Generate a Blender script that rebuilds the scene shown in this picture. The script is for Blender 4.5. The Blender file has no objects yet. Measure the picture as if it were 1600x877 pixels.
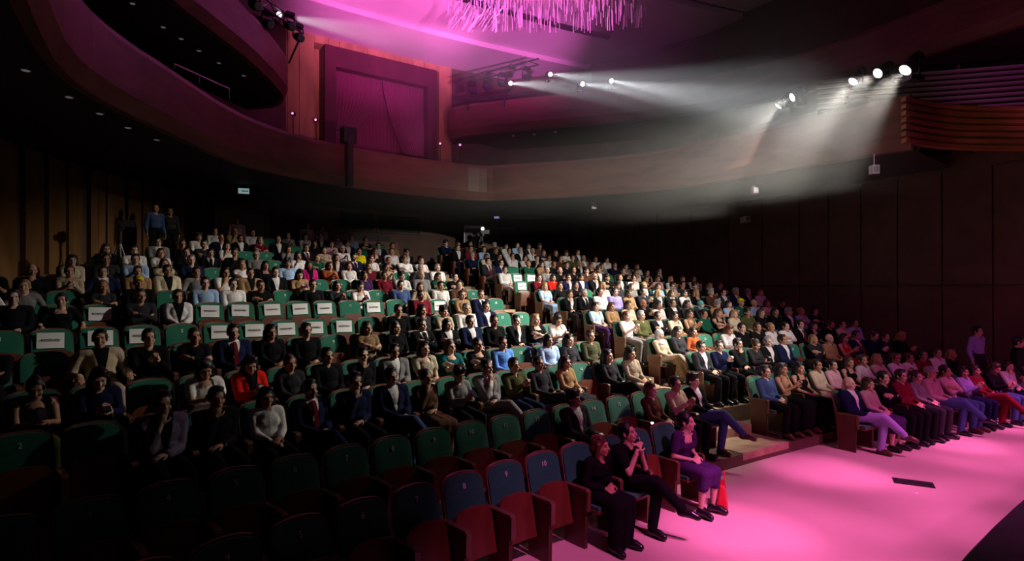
import bpy, bmesh, math, random
import numpy as np
from mathutils import Vector, Matrix

random.seed(7)
rng = np.random.default_rng(7)
SC = bpy.context.scene
COL = SC.collection
PI = math.pi
R_ = math.radians

# ------------------------------------------------------------------ camera
FPX, HORIZ, CAM_Z = 900.0, 450.0, 2.75
cam_d = bpy.data.cameras.new('camera')
cam = bpy.data.objects.new('camera', cam_d); COL.objects.link(cam)
cam.location = (0, 0, CAM_Z); cam.rotation_euler = (PI/2, 0, 0)
cam_d.sensor_width = 36.0; cam_d.lens = 36.0*FPX/1600.0
cam_d.shift_y = (HORIZ-438.5)/1600.0
cam_d.clip_end = 200
SC.camera = cam

def at(x, y, D):
    """point at depth D that the camera sees at pixel x, y"""
    return Vector(((x-800)/FPX*D, D, CAM_Z-(y-HORIZ)/FPX*D))

# ------------------------------------------------------------------ world, exposure
SC.view_settings.view_transform = 'Standard'
SC.view_settings.look = 'None'
SC.view_settings.gamma = 1.0
SC.view_settings.use_curve_mapping = False
SC.view_settings.exposure = 0.0
w = bpy.data.worlds.new('world'); SC.world = w; w.use_nodes = True
w.node_tree.nodes['Background'].inputs[0].default_value = (0.5, 0.25, 0.4, 1)
w.node_tree.nodes['Background'].inputs[1].default_value = 0.002
SC.cycles.use_denoising = True
SC.cycles.max_bounces = 6
SC.cycles.diffuse_bounces = 3
SC.cycles.glossy_bounces = 3
SC.cycles.volume_bounces = 0
SC.cycles.sample_clamp_indirect = 3.0

def spot(name, loc, target, power, color, angle, blend=0.4, radius=0.08):
    l = bpy.data.lights.new(name, 'SPOT'); o = bpy.data.objects.new(name, l); COL.objects.link(o)
    l.energy = power; l.color = color; l.spot_size = R_(angle); l.spot_blend = blend; l.shadow_soft_size = radius
    o.location = loc
    o.rotation_euler = (Vector(target)-Vector(loc)).to_track_quat('-Z', 'Y').to_euler()
    return o

MAG = (1.0, 0.14, 0.60)
PINK = (1.0, 0.165, 0.62)
# washes hung over the stage, aimed at the floor before the first row
for tx, ty, p, ang in ((3.0, 6.2, 9000, 15), (4.6, 7.5, 11000, 14), (6.1, 8.8, 10000, 14), (7.7, 9.8, 9000, 14), (9.8, 11.0, 10000, 16), (12.0, 11.0, 9000, 18), (6.4, 6.6, 9000, 16), (8.6, 8.6, 10000, 16), (0.9, 5.6, 7500, 17), (2.4, 7.0, 7000, 14), (4.2, 5.0, 8000, 18), (4.7, 8.7, 15000, 8.5), (2.6, 6.6, 12000, 8), (7.8, 10.3, 15000, 8), (9.8, 11.6, 12000, 9)):
    spot('stage_wash', (tx+4.0, ty-5.5, 11.5), (tx, ty, 0), p*0.62, PINK, ang, 0.95, 0.15)
spot('stage_flood', (10.0, -3.0, 9.5), (7.0, 9.5, 0), 2200, MAG, 58, 1.0, 0.3)
# uplights on the stage and on the balcony deck that colour the ceiling over the back of the hall
spot('ceiling_wash', (-3.2, 20.3, 7.3), (-3.6, 19.6, 12.6), 700, MAG, 95, 0.9, 0.3)
spot('ceiling_wash', (4.0, -2.0, 1.6), (-4.4, 21.0, 12.9), 40000, (1.0, 0.17, 0.76), 17, 0.8, 0.3)
spot('ceiling_wash', (4.0, -2.0, 1.6), (-0.2, 22.0, 12.9), 40000, (1.0, 0.17, 0.76), 16, 0.8, 0.3)
spot('ceiling_wash', (3.0, -1.5, 1.6), (-4.6, 22.0, 10.6), 8000, (1.0, 0.24, 0.5), 20, 0.9, 0.3)
# white key light from the stage truss on the middle of the audience
spot('audience_key', (13.5, -5.5, 10.5), (2.5, 15.9, 2.8), 17000, (1.0, 0.95, 0.86), 25, 0.8, 0.2)
# magenta wash on the slatted screens beside the stage, plus an added warm fill spot
spot('screen_wash', (15.0, 2.0, 3.5), (12.5, 13.4, 7.6), 900, MAG, 18, 0.9, 0.2)
spot('screen_wash', (12.0, 3.0, 2.5), (11.0, 13.1, 6.3), 160, (1.0, 0.6, 0.3), 18, 0.9, 0.2)
BEAM_A, BEAM_B, HAZE = 5200, 24000, 0.0125

# ------------------------------------------------------------------ materials
MATS = {}
def mat(name, color=(0.5, 0.5, 0.5), rough=0.6, metal=0.0, spec=0.4, emit=None, estr=0.0, objcolor=False, attr=None,
        noise=None, bump=0.0, wood=None, sheen=0.0):
    if name in MATS: return MATS[name]
    m = bpy.data.materials.new(name); m.use_nodes = True; MATS[name] = m
    nt = m.node_tree; N = nt.nodes; L = nt.links; b = N['Principled BSDF']
    b.inputs['Roughness'].default_value = rough; b.inputs['Metallic'].default_value = metal
    b.inputs['Specular IOR Level'].default_value = spec
    col = None
    if objcolor:
        oi = N.new('ShaderNodeObjectInfo'); col = oi.outputs['Color']
    else:
        rgb = N.new('ShaderNodeRGB'); rgb.outputs[0].default_value = (*color, 1); col = rgb.outputs[0]
    def mul(a, bsock, fac=1.0):
        x = N.new('ShaderNodeMix'); x.data_type = 'RGBA'; x.blend_type = 'MULTIPLY'; x.inputs[0].default_value = fac
        L.new(a, x.inputs[6]); L.new(bsock, x.inputs[7]); return x.outputs[2]
    if attr:
        at_ = N.new('ShaderNodeAttribute'); at_.attribute_name = attr; col = mul(col, at_.outputs['Color'])
    tc = N.new('ShaderNodeTexCoord')
    if wood:
        mp = N.new('ShaderNodeMapping'); mp.inputs['Scale'].default_value = wood; L.new(tc.outputs['Object'], mp.inputs[0])
        nz = N.new('ShaderNodeTexNoise'); nz.inputs['Scale'].default_value = 1.0; nz.inputs['Detail'].default_value = 5
        nz.inputs['Distortion'].default_value = 0.6; L.new(mp.outputs[0], nz.inputs[0])
        rp = N.new('ShaderNodeValToRGB'); rp.color_ramp.elements[0].position = 0.3; rp.color_ramp.elements[1].position = 0.7
        rp.color_ramp.elements[0].color = (0.62, 0.58, 0.55, 1); rp.color_ramp.elements[1].color = (1.1, 1.08, 1.05, 1)
        L.new(nz.outputs[0], rp.inputs[0]); col = mul(col, rp.outputs[0])
    if noise:
        nz = N.new('ShaderNodeTexNoise'); nz.inputs['Scale'].default_value = noise[0]; nz.inputs['Detail'].default_value = 4
        L.new(tc.outputs['Object'], nz.inputs[0])
        rp = N.new('ShaderNodeValToRGB'); lo = 1-noise[1]
        rp.color_ramp.elements[0].color = (lo, lo, lo, 1); rp.color_ramp.elements[1].color = (1, 1, 1, 1)
        rp.color_ramp.elements[0].position = 0.3; rp.color_ramp.elements[1].position = 0.7
        L.new(nz.outputs[0], rp.inputs[0]); col = mul(col, rp.outputs[0])
        if bump:
            bp = N.new('ShaderNodeBump'); bp.inputs['Strength'].default_value = bump; bp.inputs['Distance'].default_value = 0.01
            L.new(nz.outputs[0], bp.inputs['Height']); L.new(bp.outputs[0], b.inputs['Normal'])
    L.new(col, b.inputs['Base Color'])
    if sheen: b.inputs['Sheen Weight'].default_value = sheen
    if emit:
        b.inputs['Emission Color'].default_value = (*emit, 1); b.inputs['Emission Strength'].default_value = estr
    return m

M_SKIN = mat('skin', objcolor=True, rough=0.5, spec=0.35, attr='tint')
M_CLOTH = mat('cloth', objcolor=True, rough=0.9, spec=0.05, noise=(40, 0.25), bump=0.3)
M_PRINT = mat('printed_cloth', objcolor=True, rough=0.85, spec=0.2, noise=(55, 0.8))
M_HAIR = mat('hair', objcolor=True, rough=0.45, spec=0.4, noise=(60, 0.4), bump=0.4)
M_SHOE = mat('shoe_leather', objcolor=True, rough=0.3, spec=0.5)
M_GREEN = mat('green_velvet', (0.010, 0.150, 0.088), rough=0.8, spec=0.25, noise=(30, 0.2), sheen=0.25)
M_RIM = mat('rim_wood', (0.20, 0.10, 0.062), rough=0.35, spec=0.5, wood=(6, 6, 1.2))
M_WOODR = mat('red_brown_wood', (0.155, 0.042, 0.02), rough=0.35, spec=0.5, wood=(6, 6, 1.2))
M_WOODD = mat('dark_brown_wood', (0.10, 0.032, 0.018), rough=0.4, spec=0.5, wood=(5, 5, 1))
M_ARM = mat('armrest_wood', (0.15, 0.075, 0.045), rough=0.2, spec=0.6, wood=(8, 2, 8))
M_NUM = mat('number_white', (0.85, 0.82, 0.75), rough=0.5)
M_PAPER = mat('paper', (0.86, 0.86, 0.84), rough=0.8)
M_INK = mat('ink', (0.03, 0.03, 0.05), rough=0.7)
M_FLOOR = mat('pale_wood_floor', (0.62, 0.50, 0.42), rough=0.4, spec=0.4, noise=(1.2, 0.08))
M_TREAD = mat('step_wood', (0.55, 0.42, 0.26), rough=0.45, wood=(1.5, 5, 5))
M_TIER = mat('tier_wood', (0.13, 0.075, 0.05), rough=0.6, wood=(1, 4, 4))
M_STAGE = mat('stage_black', (0.02, 0.015, 0.02), rough=0.6, noise=(8, 0.4))
M_PANEL = mat('wall_panel_wood', (0.22, 0.11, 0.038), rough=0.5, wood=(3, 3, 0.6))
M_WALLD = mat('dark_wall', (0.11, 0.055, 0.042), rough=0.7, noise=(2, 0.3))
M_FASC = mat('balcony_wood', (0.18, 0.068, 0.05), rough=0.45, wood=(0.8, 0.8, 3))
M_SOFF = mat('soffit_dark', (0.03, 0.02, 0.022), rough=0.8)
M_CEIL = mat('ceiling_plaster', (0.75, 0.62, 0.70), rough=0.85, noise=(0.8, 0.12))
M_UPW = mat('golden_wood', (0.52, 0.36, 0.15), rough=0.55, wood=(2, 2, 0.5))
M_CURT = mat('curtain_cloth', (0.21, 0.03, 0.095), rough=0.8, noise=(14, 0.2), sheen=0.2)
M_PORT = mat('portal_wood', (0.11, 0.022, 0.04), rough=0.5, wood=(2, 2, 0.6))
M_BLK = mat('black_metal', (0.015, 0.015, 0.017), rough=0.4, spec=0.5)
M_GREYM = mat('grey_metal', (0.30, 0.30, 0.32), rough=0.35, metal=0.8)
M_LENS = mat('lit_lens', (1, 1, 1), emit=(1.0, 1.0, 1.0), estr=6.0)
M_LENSB = mat('dark_lens', (0.02, 0.02, 0.04), rough=0.1, spec=0.8)
M_WINDOW = mat('dark_window', (0.012, 0.012, 0.015), rough=0.5, spec=0.2)
M_DOWN = mat('downlight', (0.8, 0.8, 0.8), emit=(0.9, 0.75, 0.9), estr=0.08)
M_MAGL = mat('magenta_lamp', (0.8, 0.3, 0.6), emit=(1.0, 0.4, 0.8), estr=1.2)
M_RED = mat('red_leather', (0.55, 0.02, 0.03), rough=0.3, spec=0.6)
M_PHONE = mat('phone_glass', (0.02, 0.02, 0.03), rough=0.15, spec=0.7)
M_EXIT = mat('exit_sign_face', (0.7, 0.9, 0.85), emit=(0.62, 0.85, 0.85), estr=0.3)
M_EXITG = mat('exit_sign_green', (0.05, 0.25, 0.16), emit=(0.03, 0.2, 0.16), estr=0.4)
M_ROD = mat('pale_rod', (0.75, 0.60, 0.70), rough=0.4)
M_SLAT = mat('slat_wood', (0.42, 0.17, 0.07), rough=0.45, wood=(1, 1, 6))
M_WHITE = mat('white_plastic', (0.8, 0.8, 0.82), rough=0.4)

# ------------------------------------------------------------------ mesh helpers
def mesh_np(name, V, F, m=None, smooth=False):
    me = bpy.data.meshes.new(name); me.from_pydata([tuple(map(float, v)) for v in V], [], F)
    if smooth: me.polygons.foreach_set('use_smooth', [True]*len(me.polygons))
    if m is not None: me.materials.append(m)
    me.update(); return me

class MB:
    def __init__(s): s.V = []; s.F = []
    def add(s, V, F):
        n = len(s.V); s.V += [tuple(v) for v in V]; s.F += [tuple(i+n for i in f) for f in F]; return s
    def box(s, a, b, M=None):
        (x0, y0, z0), (x1, y1, z1) = a, b
        V = [Vector(p) for p in ((x0,y0,z0),(x1,y0,z0),(x1,y1,z0),(x0,y1,z0),(x0,y0,z1),(x1,y0,z1),(x1,y1,z1),(x0,y1,z1))]
        if M is not None: V = [M @ v for v in V]
        return s.add(V, [(3,2,1,0),(4,5,6,7),(0,1,5,4),(1,2,6,5),(2,3,7,6),(3,0,4,7)])
    def tube(s, p, q, r0, r1=None, n=10):
        r1 = r0 if r1 is None else r1
        p, q = Vector(p), Vector(q); d = (q-p).normalized()
        u = d.orthogonal().normalized(); v = d.cross(u)
        V = [p+(u*math.cos(2*PI*i/n)+v*math.sin(2*PI*i/n))*r0 for i in range(n)]+[q+(u*math.cos(2*PI*i/n)+v*math.sin(2*PI*i/n))*r1 for i in range(n)]
        F = [(i, (i+1) % n, (i+1) % n+n, i+n) for i in range(n)]+[tuple(range(n))[::-1], tuple(range(n, 2*n))]
        return s.add(V, F)
    def prism(s, pts, z0, z1):
        n = len(pts)
        V = [(x, y, z0) for x, y in pts]+[(x, y, z1) for x, y in pts]
        F = [(i, (i+1) % n, (i+1) % n+n, i+n) for i in range(n)]+[tuple(range(n))[::-1], tuple(range(n, 2*n))]
        return s.add(V, F)
    def mesh(s, name, m, smooth=False):
        me = mesh_np(name, s.V, s.F, m, smooth)
        bm = bmesh.new(); bm.from_mesh(me); bmesh.ops.recalc_face_normals(bm, faces=bm.faces); bm.to_mesh(me); bm.free()
        return me

def link(name, me, parent=None, loc=None, rz=None):
    o = bpy.data.objects.new(name, me); COL.objects.link(o)
    if parent is not None: o.parent = parent
    if loc is not None: o.location = loc
    if rz is not None: o.rotation_euler = (0, 0, rz)
    return o
def tag(o, label=None, cat=None, group=None, kind=None):
    if label: o['label'] = label
    if cat: o['category'] = cat
    if group: o['group'] = group
    if kind: o['kind'] = kind
    return o
def struct(name, mb, m, parent=None, smooth=False, label=None, cat=None):
    o = link(name, mb.mesh(name, m, smooth), parent)
    if parent is None: tag(o, label, cat, None, 'structure')
    return o

# ------------------------------------------------------------------ plan of the hall
CX, CY = 26.3, -24.5                    # centre of the curved rows, on the stage
R0, PITCH, SEATW = 39.95, 1.05, 0.525
NROW = 14
ROW_R = [39.95, 41.0]+[42.4+1.08*k for k in range(14)]
ROW_Z = [0, 0.17, 0.48, 0.70, 1.0, 1.22, 1.52, 1.73, 1.98, 2.24, 2.5, 2.78, 3.06, 3.34, 3.34]
def pol(th, r, z=0.0):
    a = R_(th); return Vector((CX-r*math.sin(a), CY+r*math.cos(a), z))
def row_r(i): return ROW_R[i-1]
def row_z(i): return ROW_Z[i-1]
def ray_theta(px, r):
    sx = (px-800)/FPX
    a = sx*sx+1; b = -2*(sx*CX+CY); c = CX*CX+CY*CY-r*r
    D = (-b+math.sqrt(b*b-4*a*c))/(2*a)
    return math.degrees(math.atan2(CX-sx*D, D-CY)), D
def tier_z(p):
    r = math.hypot(p.x-CX, p.y-CY); z = 0
    for i in range(2, NROW+1):
        if r >= row_r(i)-0.58: z = row_z(i)
    return z
def proj(p):
    p = Vector(p); return 800+FPX*p.x/p.y, HORIZ-FPX*(p.z-CAM_Z)/p.y

def arc_slab(mb, r0, r1, t0, t1, z0, z1, seg=None):
    seg = seg or max(2, int(abs(t1-t0)/1.0)+1)
    V = []; F = []
    for k in range(seg+1):
        t = t0+(t1-t0)*k/seg
        for (r, z) in ((r0, z0), (r1, z0), (r1, z1), (r0, z1)): V.append(pol(t, r, z))
    for k in range(seg):
        a = 4*k; b = a+4
        for j in range(4): F.append((a+j, a+(j+1) % 4, b+(j+1) % 4, b+j))
    F += [(0, 1, 2, 3), (4*seg+3, 4*seg+2, 4*seg+1, 4*seg)]
    return mb.add(V, F)

AISLE_L, AISLE_R = 34.25, 32.4         # edges of the stepped aisle
def interp(x, xs, ys): return float(np.interp(x, xs, ys))
def th_right(i): return interp(i, [1, 7, 8.8, 10.9, 11.9, 14], [22.7, 23.0, 23.6, 24.8, 25.6, 27.2])
def th_left(i): return interp(i, [1, 8, 9.2, 10, 11, 12, 13, 14], [47.5, 46.2, 45.4, 44.5, 43.4, 42.2, 41.2, 40.4])

# floor before the first row
fl = MB(); arc_slab(fl, 36.3, R0+PITCH-0.4, 14, 52, -0.2, 0.0)
floor = struct('floor', fl, M_FLOOR, label='pale wooden floor before the first row, lit pink', cat='floor')
# stage
st = MB(); arc_slab(st, 26.0, 36.65, 8, 60, -0.2, 1.0)
stage = struct('stage_floor', st, M_STAGE, label='black stage edge at the corner of the pink floor', cat='stage')
# rising tiers under the rows
tier_parent = None
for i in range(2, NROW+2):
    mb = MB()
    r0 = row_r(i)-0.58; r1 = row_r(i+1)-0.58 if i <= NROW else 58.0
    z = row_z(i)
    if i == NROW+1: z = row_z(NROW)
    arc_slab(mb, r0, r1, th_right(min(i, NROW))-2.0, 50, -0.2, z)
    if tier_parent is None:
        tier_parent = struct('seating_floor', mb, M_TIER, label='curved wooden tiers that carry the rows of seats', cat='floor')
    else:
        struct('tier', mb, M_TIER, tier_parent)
# stepped aisle: two treads a row
stairs = None
for i in range(2, NROW+1):
    for h in (0, 1):
        ra, rb_ = row_r(i)-0.585, row_r(i+1)-0.585; r0 = ra+(rb_-ra)*0.5*h; r1 = r0+(rb_-ra)*0.5
        mb = MB(); arc_slab(mb, r0, r1+0.02, AISLE_R+0.05, AISLE_L-0.05, row_z(i)-0.1, row_z(i)+0.012+h*0.5*(row_z(i+1)-row_z(i)), 3)
        me = mb.mesh('tread', M_TREAD)
        if stairs is None:
            stairs = link('stairs', me); tag(stairs, 'pale wooden steps of the aisle between the two seat blocks', 'stairs', None, 'structure')
        else: link('tread', me, stairs)

# ------------------------------------------------------------------ walls
WALL_L = [(-8.6, 1.0), (-9.6, 6.5), (-10.2, 10), (-10.8, 14), (-10.6, 19.0)]
WALL_B = [(-10.6, 19.0), (-7.6, 21.3), (-5.4, 22.8), (-2.2, 24.9), (0.8, 26.2)]
WALL_R = [(0.8, 26.2), (3.4, 24.7), (5.8, 22.9), (7.9, 20.9), (9.3, 18.6), (10.6, 15.8), (12.1, 12.9), (14.2, 9.8), (17, 5)]
def wall_strip(mb, pts, z0, z1, th=0.25):
    """vertical wall with thickness away from the hall"""
    for (a, b) in zip(pts[:-1], pts[1:]):
        a, b = Vector((*a, 0)), Vector((*b, 0)); d = (b-a).normalized(); n = Vector((-d.y, d.x, 0))
        if n.dot(Vector((0, 10, 0))-(a+b)/2) > 0: n = -n
        q = [a-d*0.02, b+d*0.02, b+d*0.02+n*th, a-d*0.02+n*th]
        mb.prism([(p.x, p.y) for p in q], z0, z1)
    return mb
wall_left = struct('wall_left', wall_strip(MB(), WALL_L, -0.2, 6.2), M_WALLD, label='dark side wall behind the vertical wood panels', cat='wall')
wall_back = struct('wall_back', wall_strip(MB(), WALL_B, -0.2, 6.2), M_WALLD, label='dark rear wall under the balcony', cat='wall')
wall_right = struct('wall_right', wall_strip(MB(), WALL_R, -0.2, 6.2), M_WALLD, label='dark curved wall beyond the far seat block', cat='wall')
# vertical wood panels of uneven width on the side wall
seg = [Vector((*p, 0)) for p in WALL_L]
def along(pts, s):
    for a, b in zip(pts[:-1], pts[1:]):
        L = (b-a).length
        if s <= L or b is pts[-1]: return a+(b-a)*(s/L), (b-a).normalized()
        s -= L
s = 6.5
while s < 17.4:
    wdt = random.choice((0.24, 0.3, 0.38, 0.5, 0.62)); gap = random.choice((0.05, 0.07, 0.12, 0.16))
    p, d = along(seg, s); n = Vector((d.y, -d.x, 0))
    zb = 1.0+max(0, s-6.5)*0.2; q = p+n*0.005
    M = Matrix.Translation(q) @ Matrix(((d.x, n.x, 0, 0), (d.y, n.y, 0, 0), (0, 0, 1, 0), (0, 0, 0, 1)))
    mb = MB().box((0, 0, zb), (wdt, random.choice((0.05, 0.08, 0.11)), 5.78), M)
    link('panel', mb.mesh('panel', M_PANEL), wall_left)
    s += wdt+gap
# low dark ledge band on the right wall
pp = [Vector((*p, 0)) for p in WALL_R]
for a, b in zip(pp[:-1], pp[1:]):
    d = (b-a).normalized(); n = Vector((d.y, -d.x, 0))
    n = n if n.dot(Vector((0, 8, 0))-a) > 0 else -n
    L = (b-a).length; k = max(2, int(L/1.0))
    for j in range(k):
        M = Matrix.Translation(a+d*(L*j/k)) @ Matrix(((d.x, n.x, 0, 0), (d.y, n.y, 0, 0), (0, 0, 1, 0), (0, 0, 0, 1)))
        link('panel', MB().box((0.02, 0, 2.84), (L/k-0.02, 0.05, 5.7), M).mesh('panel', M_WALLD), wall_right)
        link('panel', MB().box((0.02, 0, 0.1), (L/k-0.02, 0.04, 2.78), M).mesh('panel', M_WALLD), wall_right)

# ------------------------------------------------------------------ balconies
def smooth_path(pts, n=6):
    P = [Vector(p) for p in pts]; out = []
    for i in range(len(P)-1):
        p0, p1, p2, p3 = P[max(i-1, 0)], P[i], P[i+1], P[min(i+2, len(P)-1)]
        for k in range(n):
            t = k/n
            out.append(0.5*((2*p1)+(p2-p0)*t+(2*p0-5*p1+4*p2-p3)*t*t+(3*p1-p0-3*p2+p3)*t**3))
    out.append(P[-1]); return out
def outward(path):
    N = []
    for i in range(len(path)):
        a = path[max(i-1, 0)]; b = path[min(i+1, len(path)-1)]; d = (b-a).normalized()
        N.append(Vector((-d.y, d.x)))     # path runs left to right as seen, outward is away from the hall's middle
    return N
def fascia(name, path, z0, z1, label, depth=0.22, lean=0.12, pieces=6):
    N = outward(path); root = None; n = len(path)-1
    cuts = [round(k*n/pieces) for k in range(pieces+1)]
    for c0, c1 in zip(cuts[:-1], cuts[1:]):
        V = []; F = []
        for i in range(c0, c1+1):
            p = path[i]; nn = N[i]
            e = 0.012 if i in (c0, c1) else 0.0
            prof = ((lean+e, z0), (e, z0+0.28), (e, z1-0.1), (0.03+e, z1), (depth+0.06, z1), (depth+0.06, z0))
            for off, z in prof: q = p+nn*off; V.append((q.x, q.y, z))
        m = 6
        for i in range(c1-c0):
            for j in range(m): F.append((i*m+j, i*m+(j+1) % m, (i+1)*m+(j+1) % m, (i+1)*m+j))
        F += [tuple(range(m)), tuple(range((c1-c0)*m, (c1-c0)*m+m))[::-1]]
        mb = MB().add(V, F)
        if root is None: root = struct(name, mb, M_FASC, label=label, cat='balcony')
        else: struct('fascia_panel', mb, M_FASC, root)
    return root
def slab(name, path, depths, z0, z1, rise, m, parent, label=None):
    """balcony deck behind a fascia: flat soffit, raked top"""
    N = outward(path); V = []; F = []
    for p, nn, dp in zip(path, N, depths):
        a = p+nn*0.2; b = p+nn*dp
        V += [(a.x, a.y, z0), (b.x, b.y, z0), (b.x, b.y, z1+rise), (a.x, a.y, z1)]
    for i in range(len(path)-1):
        for j in range(4): F.append((i*4+j, i*4+(j+1) % 4, i*4+4+(j+1) % 4, i*4+4+j))
    return struct(name, MB().add(V, F), m, parent)
B1 = smooth_path([(-4.2, 4.9), (-6.25, 8.3), (-6.6, 11.2), (-6.45, 14.6), (-4.9, 17.25), (-1.5, 19.8), (0.1, 19.7), (2.8, 18.8), (5.2, 17.2), (7.4, 14.2), (8.7, 12.6)])
bal1 = fascia('trim_1', B1, 5.8, 7.0, 'lower horseshoe balcony front in red-brown wood panels', pieces=12)
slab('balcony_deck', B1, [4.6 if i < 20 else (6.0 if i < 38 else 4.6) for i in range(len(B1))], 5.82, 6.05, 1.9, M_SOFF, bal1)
B2L = smooth_path([(-7.0, 8.5), (-7.0, 12.1), (-6.85, 15.3), (-7.0, 17.6), (-7.25, 18.6), (-7.9, 19.4), (-9.0, 19.7)])
bal2l = fascia('trim_2', B2L, 8.8, 10.0, 'upper side gallery front above the wood-panelled wall', pieces=5)
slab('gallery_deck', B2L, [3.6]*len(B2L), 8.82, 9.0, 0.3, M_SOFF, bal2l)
B2R = smooth_path([(-2.6, 24.3), (-2.3, 23.0), (0.9, 21.8), (3.8, 20.9), (6.6, 19.6), (8.9, 17.8), (10.4, 15.4), (11.8, 12.8)])
bal2r = fascia('trim_3', B2R, 8.8, 10.0, 'upper gallery front beyond the curtained opening', pieces=7)
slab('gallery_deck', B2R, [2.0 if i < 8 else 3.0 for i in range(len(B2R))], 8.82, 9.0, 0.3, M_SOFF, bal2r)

# upper walls
UP_L = [(-10.6, 4), (-11.2, 12), (-11.2, 17.5), (-8.3, 21.1)]
UP_R = [(-3.0, 25.0), (-0.2, 26.6), (3.5, 25.3), (7.6, 23.0), (10.2, 20.2), (12.2, 16.8), (14.6, 13.0), (18, 7)]
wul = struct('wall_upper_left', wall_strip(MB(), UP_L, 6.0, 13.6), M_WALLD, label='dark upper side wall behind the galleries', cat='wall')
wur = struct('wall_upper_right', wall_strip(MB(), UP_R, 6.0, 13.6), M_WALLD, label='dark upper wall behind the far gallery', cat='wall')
# golden wood wall around the curtained opening, on the line of the last row, of upright boards
pL = at(507, 70, 22.0); pR = at(681, 112, 24.7)
dW = Vector((pR.x-pL.x, pR.y-pL.y, 0)).normalized(); nW = Vector((dW.y, -dW.x, 0))      # nW looks at the hall
def WM(z=0): return Matrix.Translation(Vector((pL.x, pL.y, z))) @ Matrix(((dW.x, nW.x, 0, 0), (dW.y, nW.y, 0, 0), (0, 0, 1, 0), (0, 0, 0, 1)))
wb = MB().box((-4.5, -0.9, 6.0), (9.5, -0.7, 13.4), WM())
wall_up = struct('wall_upper_back', wb, M_UPW, label='golden wood wall around the curtained opening', cat='wall')
PW = (pR-pL).xy.length; ZT = 12.05
x = -4.4
while x < 7.4:
    wdt = random.choice((0.42, 0.55, 0.7))
    x1 = min(x+wdt, 7.6)
    if x1 <= -0.02 or x >= PW+0.02:
        link('board', MB().box((x+0.008, -0.7, 6.2), (x1-0.008, -0.06, 12.7), WM()).mesh('board', M_UPW), wall_up)
    else:
        link('board', MB().box((x+0.008, -0.7, ZT+0.03), (x1-0.008, -0.06, 12.7), WM()).mesh('board', M_UPW), wall_up)
    x = x1
# portal frame
FW = 0.42
portal = bpy.data.objects.new('curtained_portal', None); COL.objects.link(portal); portal.location = (pL.x, pL.y, 8.0)
tag(portal, 'dark framed opening with draped magenta curtains above the balcony', 'portal')
def pm(mb, m, nm, sm=False):
    me = mb.mesh(nm, m, sm); me.transform(Matrix.Translation((-pL.x, -pL.y, -8.0))); return link(nm, me, portal)
pm(MB().box((0, -0.72, 7.6), (FW, 0.08, ZT), WM()), M_PORT, 'frame_post')
pm(MB().box((PW-FW, -0.72, 7.6), (PW, 0.08, ZT), WM()), M_PORT, 'frame_post')
pm(MB().box((FW, -0.72, ZT-0.78), (PW-FW, 0.08, ZT), WM()), M_PORT, 'frame_head')
pm(MB().box((FW, -0.74, 7.4), (PW-FW, -0.70, ZT-0.7), WM()), M_WALLD, 'recess_back')
def drape(x0t, x1t, x0b, x1b, zt, zb, y, folds, amp, nx=90, nz=24, swag=0.0, curve=0.0):
    V = []; F = []
    for j in range(nz+1):
        t = j/nz
        for i in range(nx+1):
            u = i/nx
            e = t**(1.0+curve)
            xa = x0t+(x0b-x0t)*e; xb = x1t+(x1b-x1t)*e
            x_ = xa+(xb-xa)*u
            z_ = zt+(zb-zt)*t + swag*math.sin(PI*u)*t*0.0
            yy = y+amp*math.sin(2*PI*folds*u+0.7*math.sin(3*u+2*t))*(0.5+0.5*t)+0.02*math.sin(17*u+5*t)
            V.append(WM() @ Vector((x_, yy, z_)))
    n = nx+1
    for j in range(nz):
        for i in range(nx): F.append((j*n+i, j*n+i+1, (j+1)*n+i+1, (j+1)*n+i))
    mb = MB().add(V, F); me = mesh_np('c', mb.V, mb.F, M_CURT, True); 
    me.transform(Matrix.Translation((-pL.x, -pL.y, -8.0))); return me
iw0, iw1 = FW, PW-FW
mid = iw0+(iw1-iw0)*0.52
def add_drape(nm, me):
    o = link(nm, me, portal); sd = o.modifiers.new('thick', 'SOLIDIFY'); sd.thickness = 0.012; return o
add_drape('curtain', drape(iw0, iw1, iw0, iw1, ZT-0.78, 7.6, -0.55, 26, 0.05))
add_drape('swag_curtain', drape(iw0, mid, iw0, iw0+0.75, ZT-0.76, 8.9, -0.32, 13, 0.05, curve=0.9))
add_drape('swag_curtain', drape(mid, iw1, iw1-0.9, iw1, ZT-0.76, 8.3, -0.30, 13, 0.05, curve=0.6))
add_drape('curtain_tail', drape(iw0, iw0+0.75, iw0, iw0+0.32, 8.9, 7.6, -0.30, 7, 0.04, nx=40, nz=10))

# ceiling: lower strip at the back, raised panels towards the stage
c1 = MB(); arc_slab(c1, 54.8, 60.0, 22, 47, 12.35, 12.55)
ceiling = struct('ceiling', c1, M_CEIL, label='pale ceiling panels lit magenta over the back of the hall', cat='ceiling')
c2 = MB(); V = []
for t in range(14, 53):
    for (r, z) in ((54.83, 12.55), (49.5, 12.95), (49.5, 13.15), (54.83, 12.75)): V.append(pol(t, r, z))
F = []
for k in range(38):
    for j in range(4): F.append((4*k+j, 4*k+(j+1) % 4, 4*k+4+(j+1) % 4, 4*k+4+j))
c2.add(V, F); struct('ceiling_panel', c2, M_CEIL, ceiling)
c3 = MB(); V = []
for t in range(14, 53):
    for (r, z) in ((49.4, 13.15), (34.0, 14.2), (34.0, 14.4), (49.4, 13.35)): V.append(pol(t, r, z))
c3.add(V, F); struct('ceiling_panel', c3, M_CEIL, ceiling)
sl = MB(); arc_slab(sl, 52.15, 52.35, 25.5, 38.5, 12.55, 12.66); struct('ceiling_slot', sl, M_BLK, ceiling)

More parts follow.
